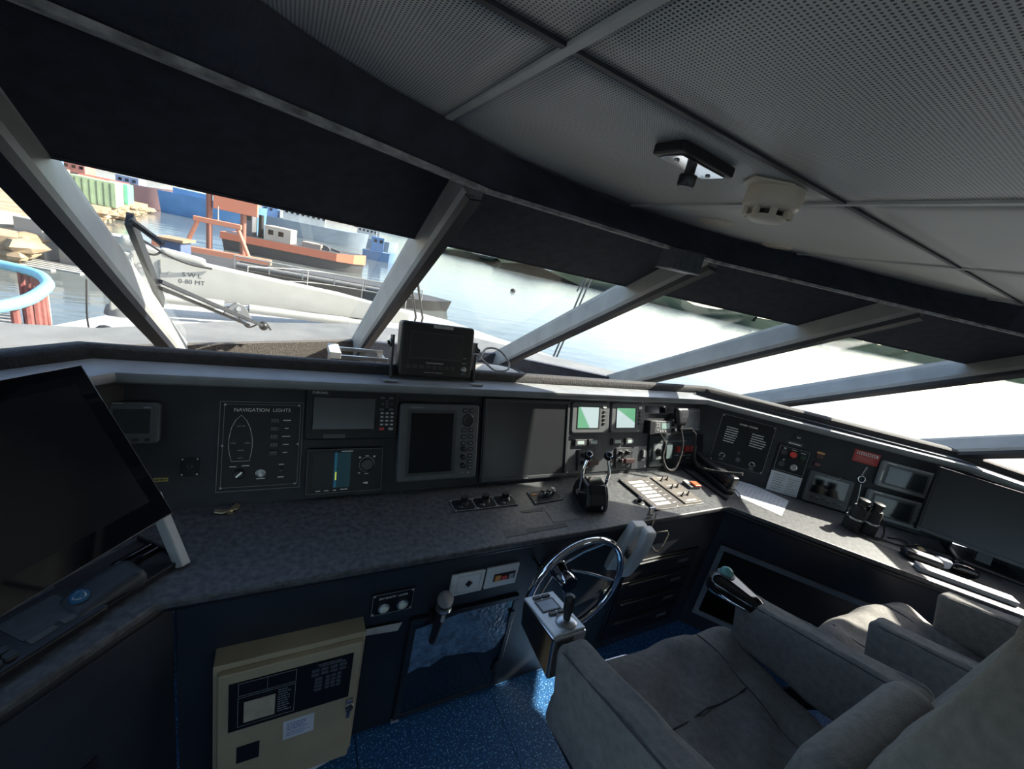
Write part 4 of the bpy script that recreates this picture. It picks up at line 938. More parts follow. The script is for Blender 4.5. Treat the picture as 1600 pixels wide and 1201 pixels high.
part('front_wall', MB().bb(-.06,.115,-.047,-.041,0,.014), 'black_plastic', t, bevel=.001)
part('end_wall', MB().bb(.109,.115,-.041,.11,0,.014), 'black_plastic', t, bevel=.001)
part('mat', MB().bb(-.06,.109,-.041,.11,.0003,.0025), 'rubber', t)
for y in (.03,.052): part('slat', MB().bb(.02,.105,y,y+.012,.0025,.018), 'black_gloss', t, bevel=.002)
# ------------------------------------------------------------------ brow top: bracket display, tray, domed compass
t = thing('bracket_display', 'square black bracket-mounted display standing on the brow', 'display', fmat((.515,1.425,1.160), (1,.02,0), (-.0,.22,.976)))
part('housing', MB().rrect(-.145,.145,.018,.222,-.055,.0,.014), 'black_plastic', t, bevel=.008, seg=3)
part('screen_bezel', MB().frame(-.112,.096,.086,.188,0,.003,.005), 'dark_grey', t)
part('screen', MB().bb(-.107,.091,.091,.183,0,.0012), 'screen_matte', t)
part('name_plate', MB().bb(-.026,.052,.205,.2165,0,.0015), 'light_grey', t)
for k in range(8): part('key', button(MB(), -.112+k*.025,.056,.019,.014,0,.003), 'dark_grey', t, bevel=.0008)
part('dimmer_knob', knob(MB(), .110,.056,0,.010,.010,16), 'steel', t, smooth=40)
part('lettering', MB().bb(-.045,.025,.0695,.0745,0,.0006).bb(-.05,-.02,.0345,.037,0,.0006).bb(-.008,.025,.0345,.037,0,.0006).bb(.105,.118,.098,.101,0,.0006).bb(.102,.12,.078,.081,0,.0006).bb(.102,.12,.036,.039,0,.0006), 'dim_print', t)
part('orange_mark', MB().lathe([(.003,0),(.002,.0006)], Matrix.Translation((-.015,.036,0)), 10), 'label_orange', t)
bk = part('bracket', MB().bb(-.172,-.164,0,.165,-.045,-.012).bb(.160,.168,0,.165,-.045,-.012).bb(-.172,.168,0,.006,-.045,-.012), 'dark_grey', t, bevel=.001)
part('foot_plate', MB().bb(-.200,-.150,-.002,.003,-.060,.030).bb(.140,.190,-.002,.003,-.060,.030), 'light_grey', bk)
part('clamp_knob', MB().lathe([(.016,0),(.016,.010),(.008,.014),(.008,.02)], Matrix.Translation((-.166,.135,-.03)) @ Matrix.Rotation(R(-90),4,'Y'), 14), 'black_gloss', t, smooth=40)
part('clamp_knob', MB().lathe([(.016,0),(.016,.010),(.008,.014),(.008,.02)], Matrix.Translation((.166,.135,-.03)) @ Matrix.Rotation(R(90),4,'Y'), 14), 'black_gloss', t, smooth=40)
t = thing('wire_tray', 'bare aluminium bracket frame on the ledge behind the square display', 'bracket', fmat((.245,1.60,1.075), (1,0,0), (0,1,0)))
part('rail', MB().bb(-.09,.12,-.01,.0,.10,.115), 'steel', t, bevel=.001)
part('rail', MB().bb(-.09,.12,.10,.11,.10,.115), 'steel', t, bevel=.001)
part('upright', MB().bb(-.09,-.07,-.01,.11,-.255,.10), 'steel', t, bevel=.001)
part('upright', MB().bb(.10,.12,-.01,.11,-.255,.10), 'steel', t, bevel=.001)
part('end_plate', MB().bb(-.095,-.055,-.012,.11,.100,.125), 'light_grey', t, bevel=.001)
M('tan_dome', (.30,.26,.21), .45, var=.2, scale=20)
t = thing('magnetic_compass', 'low tan domed compass in a black rim on the ledge right of the square display', 'compass', Matrix.Translation((.885,1.66,1.10)))
part('rim', MB().lathe([(.115,-.28),(.115,.02),(.150,.03),(.152,.05),(.140,.056),(.125,.050)], Matrix.Diagonal((1.05,.75,1,1)), 30), 'rubber', t, smooth=45)
part('dome', MB().lathe([(.126,.048),(.105,.058),(.06,.064),(.01,.066)], Matrix.Diagonal((1.05,.75,1,1)), 30), 'tan_dome', t, smooth=60)
tag(MB().tube(smooth_path([(.68,1.43,1.26),(.72,1.47,1.30),(.78,1.475,1.30),(.835,1.47,1.255),(.83,1.455,1.222),(.77,1.45,1.218),(.715,1.45,1.25),(.68,1.46,1.275),(.66,1.46,1.27)]), .0042, 8).build('display_cable', M('cable_grey', (.28,.28,.27), .5), smooth=60), 'looped grey cable beside the square bracket display', 'cable')
# ------------------------------------------------------------------ ceiling items
zc = 1.90
t = thing('smoke_detector', 'cream round smoke detector hanging from the ceiling', 'smoke detector', Matrix.Translation((.812,.553,zc)) @ Matrix.Scale(.92,4))
M('cream_plastic', (.74,.64,.50), .4, var=.05)
part('base_plate', MB().prism([(-.095,-.01),(-.03,-.055),(.01,-.02),(.0,.03),(-.06,.04)], -.005, -.001), 'cream_plastic', t)
part('body', MB().lathe([(.054,-.001),(.055,-.010),(.055,-.036),(.051,-.042),(.042,-.045)][::-1], None, 32), 'cream_plastic', t, smooth=40)
cage = part('sensor_cage', MB().lathe([(.030,-.066),(.038,-.060),(.038,-.056),(.010,-.056)], None, 28), 'cream_plastic', t, smooth=40)
for k in range(8):
    a = k*math.pi/4; part('cage_post', MB().box((.042*math.cos(a),.042*math.sin(a),-.050),(.010,.010,.016)), 'cream_plastic', cage)
part('sensor_core', MB().lathe([(.028,-.057),(.028,-.042)], None, 20), 'black_plastic', t)
t = thing('swivel_fixture', 'black rectangular ceiling fixture with a stubby knob', 'fixture', Matrix.Translation((.605,.578,zc)) @ Matrix.Rotation(R(4),4,'Z'))
part('plate', MB().rrect(-.075,.075,-.032,.032,-.018,-.001,.006), 'black_plastic', t, bevel=.003)
part('mirror_face', MB().rrect(-.062,.062,-.024,.024,-.0205,-.018,.004), 'chrome', t, bevel=.001)
part('knob', MB().lathe([(.013,-.055),(.015,-.050),(.015,-.036),(.009,-.034),(.009,-.020)], Matrix.Translation((-.012,-.006,0)), 18), 'black_plastic', t, smooth=40)
for x in (-.045,.045): part('screw', MB().lathe([(.004,-.023),(.005,-.0206)], Matrix.Translation((x,.0,0)), 10), 'steel', t)
for k, (x, y, lab) in enumerate(((1.108,.908,'round cream ceiling speaker nearer the smoke detector'),(1.437,.904,'round cream ceiling speaker farther right by the beam'))):
    t = thing('ceiling_speaker', lab, 'speaker', Matrix.Translation((x,y,zc)), 'round ceiling speakers')
    part('rim', MB().lathe([(.028,-.006),(.036,-.008),(.046,-.005),(.048,.0)], None, 28), 'cream_plastic', t, smooth=40)
    part('grille', MB().lathe([(.004,-.004),(.022,-.004),(.026,-.003),(.026,.0)], None, 24), M('tan_grille', (.45,.37,.28), .5), t, smooth=40)
    part('centre_cap', MB().lathe([(.002,-.008),(.010,-.007),(.012,-.004)], None, 16), 'cream_plastic', t, smooth=40)
# bracket box at the mullion head
t = thing('mullion_bracket', 'boxy grey-blue bracket at the head of the third mullion', 'bracket', Matrix.Translation((1.125,1.005,1.748)) @ Matrix.Rotation(R(-16),4,'Z'))
part('box', MB().bb(-.05,.05,-.05,.05,0,.060), M('bracket_blue', (.06,.07,.085), .6, var=.3, scale=60), t, bevel=.002)
part('lower_rim', MB().bb(-.052,.052,-.052,.052,-.004,0), 'light_grey', t)
# ------------------------------------------------------------------ lower centre front
t = thing('earth_lamp_panel', 'black panel with two white earth lamps under the worktop', 'control panel', at(LF,.268,.545,.009))
part('face_plate', MB().bb(0,.132,0,.086,0,.005), 'panel_black', t, bevel=.001)
part('border', MB().frame(.003,.129,.003,.083,.005,.0058,.0012), 'light_grey', t)
text('lettering', '24V-EARTH  LAMPS', .0105, .066, .066, .0054, 'white_print', t)
for x in (.038,.096):
    b = part('lamp_ring', MB().lathe([(.018,0),(.018,.008),(.014,.010)], Matrix.Translation((x,.032,.005)), 20), 'steel', t, smooth=40)
    part('lamp_lens', MB().ball((x,.032,.013), .0145,.0145,.008, seg=18, rings=8), M('lamp_white', (.62,.62,.52), .35), b, smooth=80)
screws(t, [(.008,.078),(.124,.078),(.008,.008),(.124,.008)], .005)
t = thing('socket_plate', 'white socket plate right behind the microphone', 'socket', at(LF,.520,.560,.009))
part('face_plate', MB().rrect(0,.122,0,.090,0,.008,.004), 'white_plastic', t, bevel=.002)
part('frame_line', MB().frame(.022,.108,.010,.080,.008,.0088,.001), 'light_grey', t)
part('jack', MB().lathe([(.010,0),(.010,.004),(.005,.005)], Matrix.Translation((.066,.044,.008)), 6).box((.066,.044,.0095),(.024,.007,.003)).box((.066,.044,.0095),(.007,.024,.003)), 'black_plastic', t)
t = thing('socket_plate', 'white switch plate with an orange rocker, left of the steering wheel', 'switch', at(LF,.650,.561,.009))
part('face_plate', MB().rrect(0,.128,0,.090,0,.008,.004), 'white_plastic', t, bevel=.002)
part('rocker_bezel', MB().bb(.030,.116,.028,.060,.008,.011), 'black_plastic', t, bevel=.001)
part('orange_rocker', MB().bb(.034,.056,.032,.056,.011,.015), M('lamp_orange', (.60,.24,.04), .4), t, bevel=.001)
part('red_rocker', MB().bb(.060,.084,.032,.050,.011,.0145), 'red', t, bevel=.001)
part('white_rocker', MB().bb(.090,.108,.032,.054,.011,.0145), 'light_grey', t, bevel=.001)
# microphone in clip
t = thing('hand_microphone', 'silver-headed hand microphone hung in a clip under the worktop', 'microphone', at(LF,.485,.60,.055))
part('grille_ball', MB().ball((0,.012,.012), .026, seg=22, rings=14), M('mesh_silver', (.45,.43,.40), .5, metal=.6, var=.5, scale=400, bump=.8, bscale=700), t, smooth=80)
part('collar', MB().lathe([(.025,0),(.026,.010),(.020,.016)], fmat((0,-.016,.010), (1,0,0), (0,.10,1)), 20), 'steel', t, smooth=40)
part('handle', MB().cyl((.000,-.010,.010),(-.006,-.185,-.010),.018,.012,18), 'black_plastic', t, smooth=40)
part('switch', MB().box((-.002,-.055,.022),(.010,.026,.006)), 'light_grey', t, bevel=.001)
part('clip', MB().bb(-.022,.022,-.10,-.075,-.045,-.012), 'black_plastic', t, bevel=.002)
# plexiglass cabinet door
glass_mat('smoked_pane', (.25,.28,.33), 1.5, .04)
t = thing('cabinet_door', 'smoked clear cabinet door with a painted blue reflection beside the fire panel', 'door', at(LF,.405,.025,.001))
part('dark_interior', MB().bb(.012,.398,.010,.455,-.0005,.0005), 'black_plastic', t)
part('door_frame', MB().frame(0,.412,0,.468,.001,.016,.020), M('frame_dark', (.016,.018,.024), .35), t, bevel=.002)
part('pane', MB().bb(.018,.394,.018,.450,.008,.012), M('pane_smoke', (.010,.016,.026), .10, spec=.8), t)
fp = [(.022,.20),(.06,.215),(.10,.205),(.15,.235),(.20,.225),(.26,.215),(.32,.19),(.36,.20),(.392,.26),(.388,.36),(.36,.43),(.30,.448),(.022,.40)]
part('reflection_film', MB().prism([(x,y+.02) for x,y in fp], .0125, .0135), M('reflection_blue', (.10,.17,.26), .22, var=.45, scale=35, bump=.5, bscale=60), t, label='pale blue floor reflection painted on a thin sheet')  # thin sheet coloured pale blue in place of the floor's reflection
part('hinge', MB().bb(.385,.405,.33,.40,.016,.022), 'black_plastic', t, bevel=.002)
part('hinge', MB().bb(.375,.395,.09,.15,.016,.022), 'black_plastic', t, bevel=.002)
part('latch', MB().bb(-.006,.022,-.014,-.004,.004,.014), 'light_grey', t)
o = MB().prism([(.245,.472),(.366,.458),(.378,.490),(.246,.497)], 0, .0012).build('masking_tape', M('tape_white', (.45,.42,.38), .7, var=.15)); o.matrix_world = at(LF,0,0,.0095); tag(o, 'strip of white masking tape above the fire panel corner', 'tape')
# fire alarm panel
t = thing('fire_alarm_panel', 'cream fire alarm panel with a black keypad window under the worktop', 'alarm panel', at(LF,-.110,.145,.002))
part('back_box', MB().rrect(-.006,.362,-.10,.405,0,.060,.004), 'cream', t, bevel=.002)
dr = part('door', MB().rrect(.006,.352,-.10,.388,.060,.078,.004), 'cream', t, bevel=.003)
part('display_window', MB().bb(.030,.330,.180,.355,.078,.081), 'panel_black', dr)
part('paper_slot', MB().bb(.064,.136,.203,.280,.081,.0818), M('buff_card', (.42,.36,.25), .6, var=.2), dr)
part('window_lines', MB().frame(.050,.184,.192,.300,.081,.0816,.0012).frame(.050,.184,.306,.352,.081,.0816,.0012).bb(.115,.1162,.306,.352,.081,.0816), 'dim_print', dr)
part('small_print', rows(MB(), .142,.178,.290,.009,10,.081,.003,.4).bb(.236,.300,.344,.346,.081,.0815).bb(.240,.308,.337,.339,.081,.0815), 'dim_print', dr)
for r in range(2):
    for c in range(4): part('key', MB().bb(.222+c*.024,.241+c*.024,.306+r*.015,.317+r*.015,.081,.083), 'mid_grey', dr)
for r in range(4):
    part('key', MB().bb(.232,.251,.246+r*.014,.256+r*.014,.081,.083), 'mid_grey', dr)
    for c in range(3): part('key', MB().bb(.260+c*.015,.271+c*.015,.246+r*.014,.256+r*.014,.081,.083), 'mid_grey', dr)
lb_ = part('maker_label', MB().add([(.162,.076,.078),(.242,.078,.078),(.240,.153,.078),(.160,.151,.078),(.162,.076,.0788),(.242,.078,.0788),(.240,.153,.0788),(.160,.151,.0788)], [(3,2,1,0),(4,5,6,7),(0,1,5,4),(1,2,6,5),(2,3,7,6),(3,0,4,7)]), 'paper', dr)
part('small_print', rows(rows(MB(), .170,.232,.138,.008,4,.0788,.003), .170,.236,.104,.007,3,.0788,.002), M('blue_print', (.12,.16,.35), .6), dr)
part('square_port', MB().bb(.050,.104,.042,.108,.078,.0795), 'black_plastic', dr)
part('key_lock', MB().lathe([(.010,0),(.010,.008),(.006,.010)], Matrix.Translation((.335,.160,.078)), 14), 'steel', t, smooth=40)
kk = part('hanging_keys', MB().tube([(.335+.011*math.cos(a*math.pi/8),.148+.013*math.sin(a*math.pi/8),.092) for a in range(16)], .0014, 5, closed=True).box((.334,.120,.092),(.010,.034,.002)), 'steel', t)
part('key_head', MB().lathe([(.011,0),(.011,.003)], Matrix.Translation((.336,.140,.090)), 12), 'dark_grey', t)
# paper slip below
o = MB().prism([(.10,-.02),(.19,.01),(.185,.048),(.11,.03)], 0, .001).build('paper_slip', 'paper'); o.matrix_world = at(LF,0,.02,.07); tag(o, 'white slip taped to the lower edge of the fire panel', 'paper')
# dark drawers right of the wheel
t = thing('radio_rack', 'dark rack of recorder units right of the steering wheel', 'rack', at(LF,1.36,.05,.001))
part('face', MB().bb(0,.50,0,.50,0,.006), 'black_plastic', t, bevel=.002)
for k in range(4):
    dw = part('unit', MB().bb(.012,.488,.02+k*.115,.128+k*.115,.006,.014), 'panel_black', t, bevel=.002)
    part('handle_bar', MB().bb(.05,.40,.112+k*.115,.118+k*.115,.014,.022), 'dark_grey', dw, bevel=.001)
    part('label_tab', MB().bb(.36,.43,.06+k*.115,.080+k*.115,.014,.015), 'mid_grey', dw)
# steering wheel
wc = Vector((.955,.845,.617)); wr = .200
t = thing('steering_wheel', 'chrome five-spoke steering wheel on a tapered hub', 'steering wheel', Matrix.Translation(wc))
part('rim', MB().tube([(wr*math.cos(a*math.pi/32),0,wr*math.sin(a*math.pi/32)) for a in range(64)], .0125, 12, closed=True), 'chrome', t, smooth=80)
hub = part('hub', MB().lathe([(.030,0),(.040,.004),(.040,.014),(.036,.018),(.037,.050),(.035,.086),(.032,.092)], fmat((-.016,.110,-.004), (1,0,0), (0,0,1)), 28), 'chrome', t, smooth=40)
part('hub_cap', MB().lathe([(.033,0),(.030,.004),(.010,.002)], fmat((-.016,.018,-.004), (1,0,0), (0,0,1)), 24), 'black_gloss', hub, smooth=50)
for k in range(5):
    a = R(66-72*k); part('spoke', MB().tube([(-.014+.030*math.cos(a),.088,.030*math.sin(a)),(-.006+.11*math.cos(a),.055,.11*math.sin(a)),(.195*math.cos(a),.002,.195*math.sin(a))], .0052, 8), 'chrome', t, smooth=70)
part('column', MB().cyl((-.016,.138,-.004),(-.016,.105,-.004),.024,.028,18), 'black_plastic', t, smooth=40)
part('mount_flange', MB().lathe([(.05,0),(.05,.006),(.03,.014)], fmat((-.016,.131,-.004), (1,0,0), (0,0,1)), 24), 'dark_grey', t, smooth=40)
t = thing('column_lever', 'small black lever left of the steering wheel', 'lever', at(LF,.842,.650,.009))
part('stem', MB().cyl((0,0,0),(.004,-.004,.035),.006,.005,10), 'black_plastic', t)
part('tip', MB().ball((.004,-.006,.040), .011, seg=12, rings=8), 'black_gloss', t, smooth=80)
# white wall phone
wp = fmat((1.285,.945,.655), (.985,-.17,0), (.10,-.18,.98))
t = thing('wall_telephone', 'white telephone handset in a wall cradle right of the steering wheel', 'telephone', wp)
part('cradle', MB().cushion((.042,.130,.020), .010, 8, lambda x,y,z: (x*(1.-.12*y/.13)-.012,y,z)), 'white_plastic', t, smooth=60)
part('handset', MB().cushion((.028,.132,.016), .012, 12, lambda x,y,z: (x+.016, y, z+.040+.012*(1-(y/.13)**2)-(.016*max(0,abs(y)-.07)/.06 if z < 0 else 0))), 'white_plastic', t, smooth=60)
part('hook_clip', MB().bb(-.02,.0,-.03,.0,.018,.042), 'dark_grey', t, bevel=.002)
part('indicator_slot', MB().bb(-.030,-.018,-.02,.02,.018,.021), 'light_grey', t)
cc = smooth_path([(.010,-.130,.035),(.012,-.160,.03),(.028,-.195,.02),(.020,-.235,.02),(.008,-.265,.02),(.016,-.284,.02),(.030,-.272,.02),(.026,-.240,.022),(.034,-.20,.02),(.034,-.165,.02),(.026,-.130,.03)], 6)
part('coiled_cord', coil(cc, .0055, .0085, .0022, 10), 'white_plastic', t, smooth=70)
t = thing('wire_cup_holder', 'bent gold-coloured wire holder beside the white telephone', 'holder', at(LF,1.39,.62,.012))
M('gold_wire', (.60,.50,.36), .25, metal=.9)
part('hoop', MB().tube([(0,.155,.0),(.01,.175,.02),(.0,.10,.03),(-.012,.0,.03)], .004, 7), 'gold_wire', t, smooth=60)
part('hoop', MB().tube([(.01,.08,.03),(.075,.10,.055),(.082,.09,.06),(.070,.005,.06),(.045,.0,.055),(.012,.04,.03)], .004, 7, closed=True), 'gold_wire', t, smooth=60)
part('hoop', MB().tube([(-.012,.0,.03),(.005,-.012,.035),(.012,.06,.03),(.01,.08,.03)], .004, 7), 'gold_wire', t, smooth=60)
part('wall_tab', MB().bb(-.012,.016,.15,.19,-.004,.004), 'steel', t)
# ------------------------------------------------------------------ chairs
M('seat_fabric', (.17,.162,.152), .85, var=.18, scale=60, bump=.25, bscale=350)
M('seat_piping', (.05,.05,.05), .8)
def wr(x, y, s=1.): return .0048*s*(math.sin(31*x+17*y)+.7*math.sin(-23*x+41*y+1.3)+.5*math.sin(60*x+11*y))
def make_chair(label, loc, rz, W, seat_z, arm_z, arm_y0, boxes, seat_y=(-.20,.29), tilt=R(15), ax=None, rdz=0.):
    ax = W/2+.062 if ax is None else ax
    t = thing('helm_chair', label, 'chair', Matrix.Translation(loc) @ Matrix.Rotation(rz, 4, 'Z'))
    hw = W/2; y0, y1 = seat_y; hy = (y1-y0)/2; cy = (y0+y1)/2
    def f(x, y, z):
        u = x/hw; v = y/hy
        dz = .022*abs(u)**3 - .012*(1-u*u)*(1-v*v) - .035*max(0, v-.72)**2*12 + (wr(x, y, 1.2) if z > 0 else 0)
        if z > 0 and abs(v-.05) < .035 and abs(u) < .62: dz -= .010*(1-abs(v-.05)/.035)
        if z > 0 and abs(abs(u)-.62) < .05: dz -= .009*(1-abs(abs(u)-.62)/.05)
        return (x*(1.+.06*v), y+cy-.035*abs(u)**2.5*(1 if v > 0 else 0), z+seat_z-.075+dz)
    part('seat_cushion', MB().cushion((hw,hy,.075), .055, 34, f), 'seat_fabric', t, smooth=70)
    part('seam', MB().tube([(x/20*hw*.6, cy+.05*hy+.002, seat_z-.001+.022*abs(x/20*.6)**3-.010*(1-(x/20*.6)**2)+wr(x/20*hw*.6,.05*hy,1.2)) for x in range(-20,21)], .0022, 5), 'seat_piping', t)
    # back: tall shell with side bolsters, recline and forward headrest
    H0, H1 = seat_z-.06, 1.60
    hz = (H1-H0)/2; cz = (H0+H1)/2
    def g(x, y, z):
        u = x/(hw*.98); v = z/hz
        wv = 1.0 if v < .35 else 1.0-.22*((v-.35)/.65)**1.5
        fwd = .055*abs(u)**4*(1-.6*max(0,v)) if y > 0 else 0.
        lum = .055*math.exp(-((v+.35)/.28)**2)*(1-u*u) if y > 0 else 0.
        head = .050*max(0, v-.55)/.45
        return (x*wv, y+fwd+lum+head+y0-.110-.055*(v+1)/2*1.4, z+cz+wr(x, z, .6))
    part('backrest', MB().cushion((hw*.98,.075,hz), .060, 26, g), 'seat_fabric', t, smooth=70)
    lum = MB().cushion((hw*.62,.045,.15), .040, 14, lambda x,y,z: (x, y+y0+.000-.03*z, z+seat_z+.20))
    part('lumbar_cushion', lum, 'seat_fabric', t, smooth=70)
    # arms, sloping down towards the front
    AL = .46
    for s in (-1, 1):
        am = Matrix.Translation((s*ax, arm_y0, arm_z+(rdz if s > 0 else 0))) @ Matrix.Rotation(-tilt, 4, 'X') @ Matrix.Translation((0,-AL/2,-.085))
        def fa(x, y, z, s=s):
            v = y/(AL/2); return (x*(1.0-.04*v)+.0015*math.sin(40*y), y, z+(wr(y,x*2,.5) if abs(x) > .02 else 0)-(.0 if z > 0 else .05*(1-v)/2))
        ar = part('armrest', MB().cushion((.046,AL/2,.080), .024, 20, fa, am), 'seat_fabric', t, smooth=70)
        part('arm_seam', MB().tube([am @ Vector((-.044*(1-.04*y/(AL/2))+.003, y, .0735)) for y in [(-AL/2+.03)+(AL-.06)*k/14 for k in range(15)]], .0022, 5), 'seat_piping', ar)
        bot = Vector((s*(ax-.017), arm_y0-.22, seat_z-.05)); top = am @ Vector((0,-.02,-.09))
        part('arm_bracket', MB().bar(bot, top, .05, .03, up=(1,0,0)), 'black_plastic', ar)
    for s in (-1, 1):
        part('seam', MB().tube([(s*.62*hw*(1+.06*v), cy+hy*v, seat_z-.004+.022*.62**3-.012*(1-.62**2)*(1-v*v)-.035*max(0,v-.72)**2*12+wr(s*.62*hw, hy*v, 1.2)-.001) for v in [-.9+1.7*k/24 for k in range(25)]], .0022, 5), 'seat_piping', t)
    part('back_piping', MB().tube([(x*hw*.95, y0-.005+.05*abs(x)**4, seat_z+.30-.10*abs(x)**3) for x in [-1+k/10 for k in range(21)]], .003, 5), 'seat_piping', t)
    part('seat_pan', MB().bb(-hw*.9,hw*.9,y0+.02,y1-.05,seat_z-.185,seat_z-.14), 'black_plastic', t, bevel=.008)
    part('pedestal', MB().lathe([(.21,0),(.21,.018),(.19,.030),(.07,.05),(.06,.07),(.06,seat_z-.26),(.10,seat_z-.22),(.10,seat_z-.18)], Matrix.Translation((0,cy,0)), 28), 'black_plastic', t, smooth=40)
    return t
ch = make_chair('grey fabric helm chair with joystick and trackball armrests', (1.000,.300,0), 0, .69, .655, .845, .235, True, ax=.366, rdz=-.045)
# lever under the seat front
part('seat_lever', MB().tube(smooth_path([(-.26,.20,.52),(-.20,.30,.555),(-.02,.305,.560),(.01,.29,.555)]), .006, 8), 'chrome', ch, smooth=60)
# joystick box on the left arm
jm = Matrix.Translation((-.358,.312,.828)) @ Matrix.Rotation(R(-10), 4, 'X')
jb = part('joystick_box', MB().add([jm @ Vector(p) for p in [(-.048,-.070,-.115),(.046,-.070,-.115),(.042,.080,-.075),(-.044,.080,-.075),(-.052,-.075,0),(.052,-.075,0),(.046,.078,0),(-.046,.078,0)]], [(3,2,1,0),(4,5,6,7),(0,1,5,4),(1,2,6,5),(2,3,7,6),(3,0,4,7)]), 'chrome', ch, bevel=.006, label='chromed joystick box')
def jp(nm, mb, mat, **k):
    mb.v = [tuple(jm @ Vector(p)) for p in mb.v]; return part(nm, mb, mat, jb, **k)
jp('top_plate', MB().bb(-.048,.048,-.072,.075,.0,.006), M('alu_plate', (.42,.44,.45), .35, metal=.5), bevel=.003)
jp('small_screen', MB().bb(-.026,.024,.010,.046,.006,.0075), M('lcd_blue', (.30,.34,.40), .15))
jp('screen_frame', MB().frame(-.030,.028,.006,.050,.006,.008,.004), 'dark_grey')
for x in (-.026,.002): jp('key', MB().bb(x,x+.024,.056,.066,.006,.010), 'dark_grey', bevel=.001)
for x in (-.018,.010): jp('key', MB().bb(x,x+.022,-.010,.000,.006,.011), 'mid_grey', bevel=.001)
jp('stick_gaiter', MB().lathe([(.026,.006),(.027,.010),(.020,.014),(.012,.016)], Matrix.Translation((.010,-.040,0)), 22), 'steel', smooth=40)
jp('joystick', MB().lathe([(.009,.012),(.010,.03),(.0125,.04),(.0135,.070),(.012,.078),(.006,.081)], Matrix.Translation((.010,-.040,0)), 18), 'black_plastic', smooth=40)
# trackball pod on the right arm
pm_ = Matrix.Translation((.346,.236,.786)) @ Matrix.Rotation(R(4), 4, 'Z') @ Matrix.Rotation(R(-4), 4, 'X')
pod = part('trackball_pod', MB().cushion((.060,.088,.040), .038, 14, lambda x,y,z: tuple(pm_ @ Vector((x*(.80+.35*(y/.085)), y, z*(.80+.25*(y/.085))+.004)))), 'black_gloss', ch, smooth=70, label='glossy black trackball pod')
def pp_(nm, mb, mat, **k):
    mb.v = [tuple(pm_ @ Vector(p)) for p in mb.v]; return part(nm, mb, mat, pod, **k)
pp_('pod_rim', MB().tube([(.060*(.80+.28*math.sin(a*math.pi/16)*.9)*math.cos(a*math.pi/16), .084*math.sin(a*math.pi/16), -.008) for a in range(32)], .0045, 6, closed=True), 'chrome', smooth=60)
pp_('ball', MB().ball((0,.050,.044), .022, seg=20, rings=12), M('ball_teal', (.10,.26,.24), .12), smooth=80)
pp_('ball_ring', MB().lathe([(.026,.020),(.028,.026),(.028,.031),(.022,.034)], Matrix.Translation((0,.050,.011)), 24), 'mid_grey', smooth=40)
pp_('stalk', MB().cyl((0,-.070,-.004),(.0,-.105,-.012),.014,.016,12), 'steel', smooth=40)
make_chair('smaller sunlit grey fabric chair behind the helm chair, by the right wing', (2.00,.130,0), R(-2), .62, .665, .832, .165, False, seat_y=(-.18,.31), ax=.290, rdz=-.02)
# ------------------------------------------------------------------ outside
ZW = -5.0
def water_mat():
    m = M('sea_water', (.10,.115,.115), .10, spec=.6, var=.12, scale=.05); t = m.node_tree; b = t.nodes['Principled BSDF']
    tc = t.nodes.new('ShaderNodeTexCoord'); mp_ = t.nodes.new('ShaderNodeMapping'); mp_.inputs['Scale'].default_value = (.35,1.0,1); mp_.inputs['Rotation'].default_value = (0,0,R(25))
    t.links.new(tc.outputs['Object'], mp_.inputs[0])
    n1 = t.nodes.new('ShaderNodeTexNoise'); n1.inputs['Scale'].default_value = .55; n1.inputs['Detail'].default_value = 6
    t.links.new(mp_.outputs[0], n1.inputs['Vector'])
    bp = t.nodes.new('ShaderNodeBump'); bp.inputs['Strength'].default_value = .16; bp.inputs['Distance'].default_value = .5
    t.links.new(n1.outputs['Fac'], bp.inputs['Height']); t.links.new(bp.outputs[0], b.inputs['Normal']); return m
water_mat()
o = MB().add([(-3000,-3000,ZW),(3000,-3000,ZW),(3000,3000,ZW),(-3000,3000,ZW)], [(0,1,2,3)]).build('sea', 'sea_water'); tag(o, 'calm harbour water beyond the windscreen', 'water', kind='stuff')
# own ship: grey coaming and white foredeck
ob = [mp(i, ZB) for i in range(len(EYE))]
cpl = [(-1.8,.9)]+[(p.x,p.y+.02) for p in ob[1:7]]+[(3.6,.9)]
out = [(4.6,1.6),(3.4,3.3),(1.9,4.3),(.65,4.31),(-.42,3.84),(-1.0,3.35),(-1.9,3.2),(-3.0,2.6),(-3.2,1.2)]
struct('trim_20', MB().prism(list(reversed(cpl+out)), .60, .72), 'coaming_grey', label='grey coaming outside the windscreen')
DZ = -1.0
deck = [(-5.0,-3),(8.2,-3),(8.3,7.5),(7.6,10.7),(6.2,12.9),(5.3,14.6),(4.1,15.6),(2.6,16.2),(.6,16.0),(-1.2,14.4),(-2.6,11.5),(-4.2,7.0)]
struct('floor_foredeck', MB().prism(deck, DZ-.12, DZ), 'hull_white', label='white foredeck')
struct('wall_hull', MB().prism([(x*.93,y*.97) for x,y in deck], ZW-.5, DZ-.12), 'hull_white', label='white bow hull')
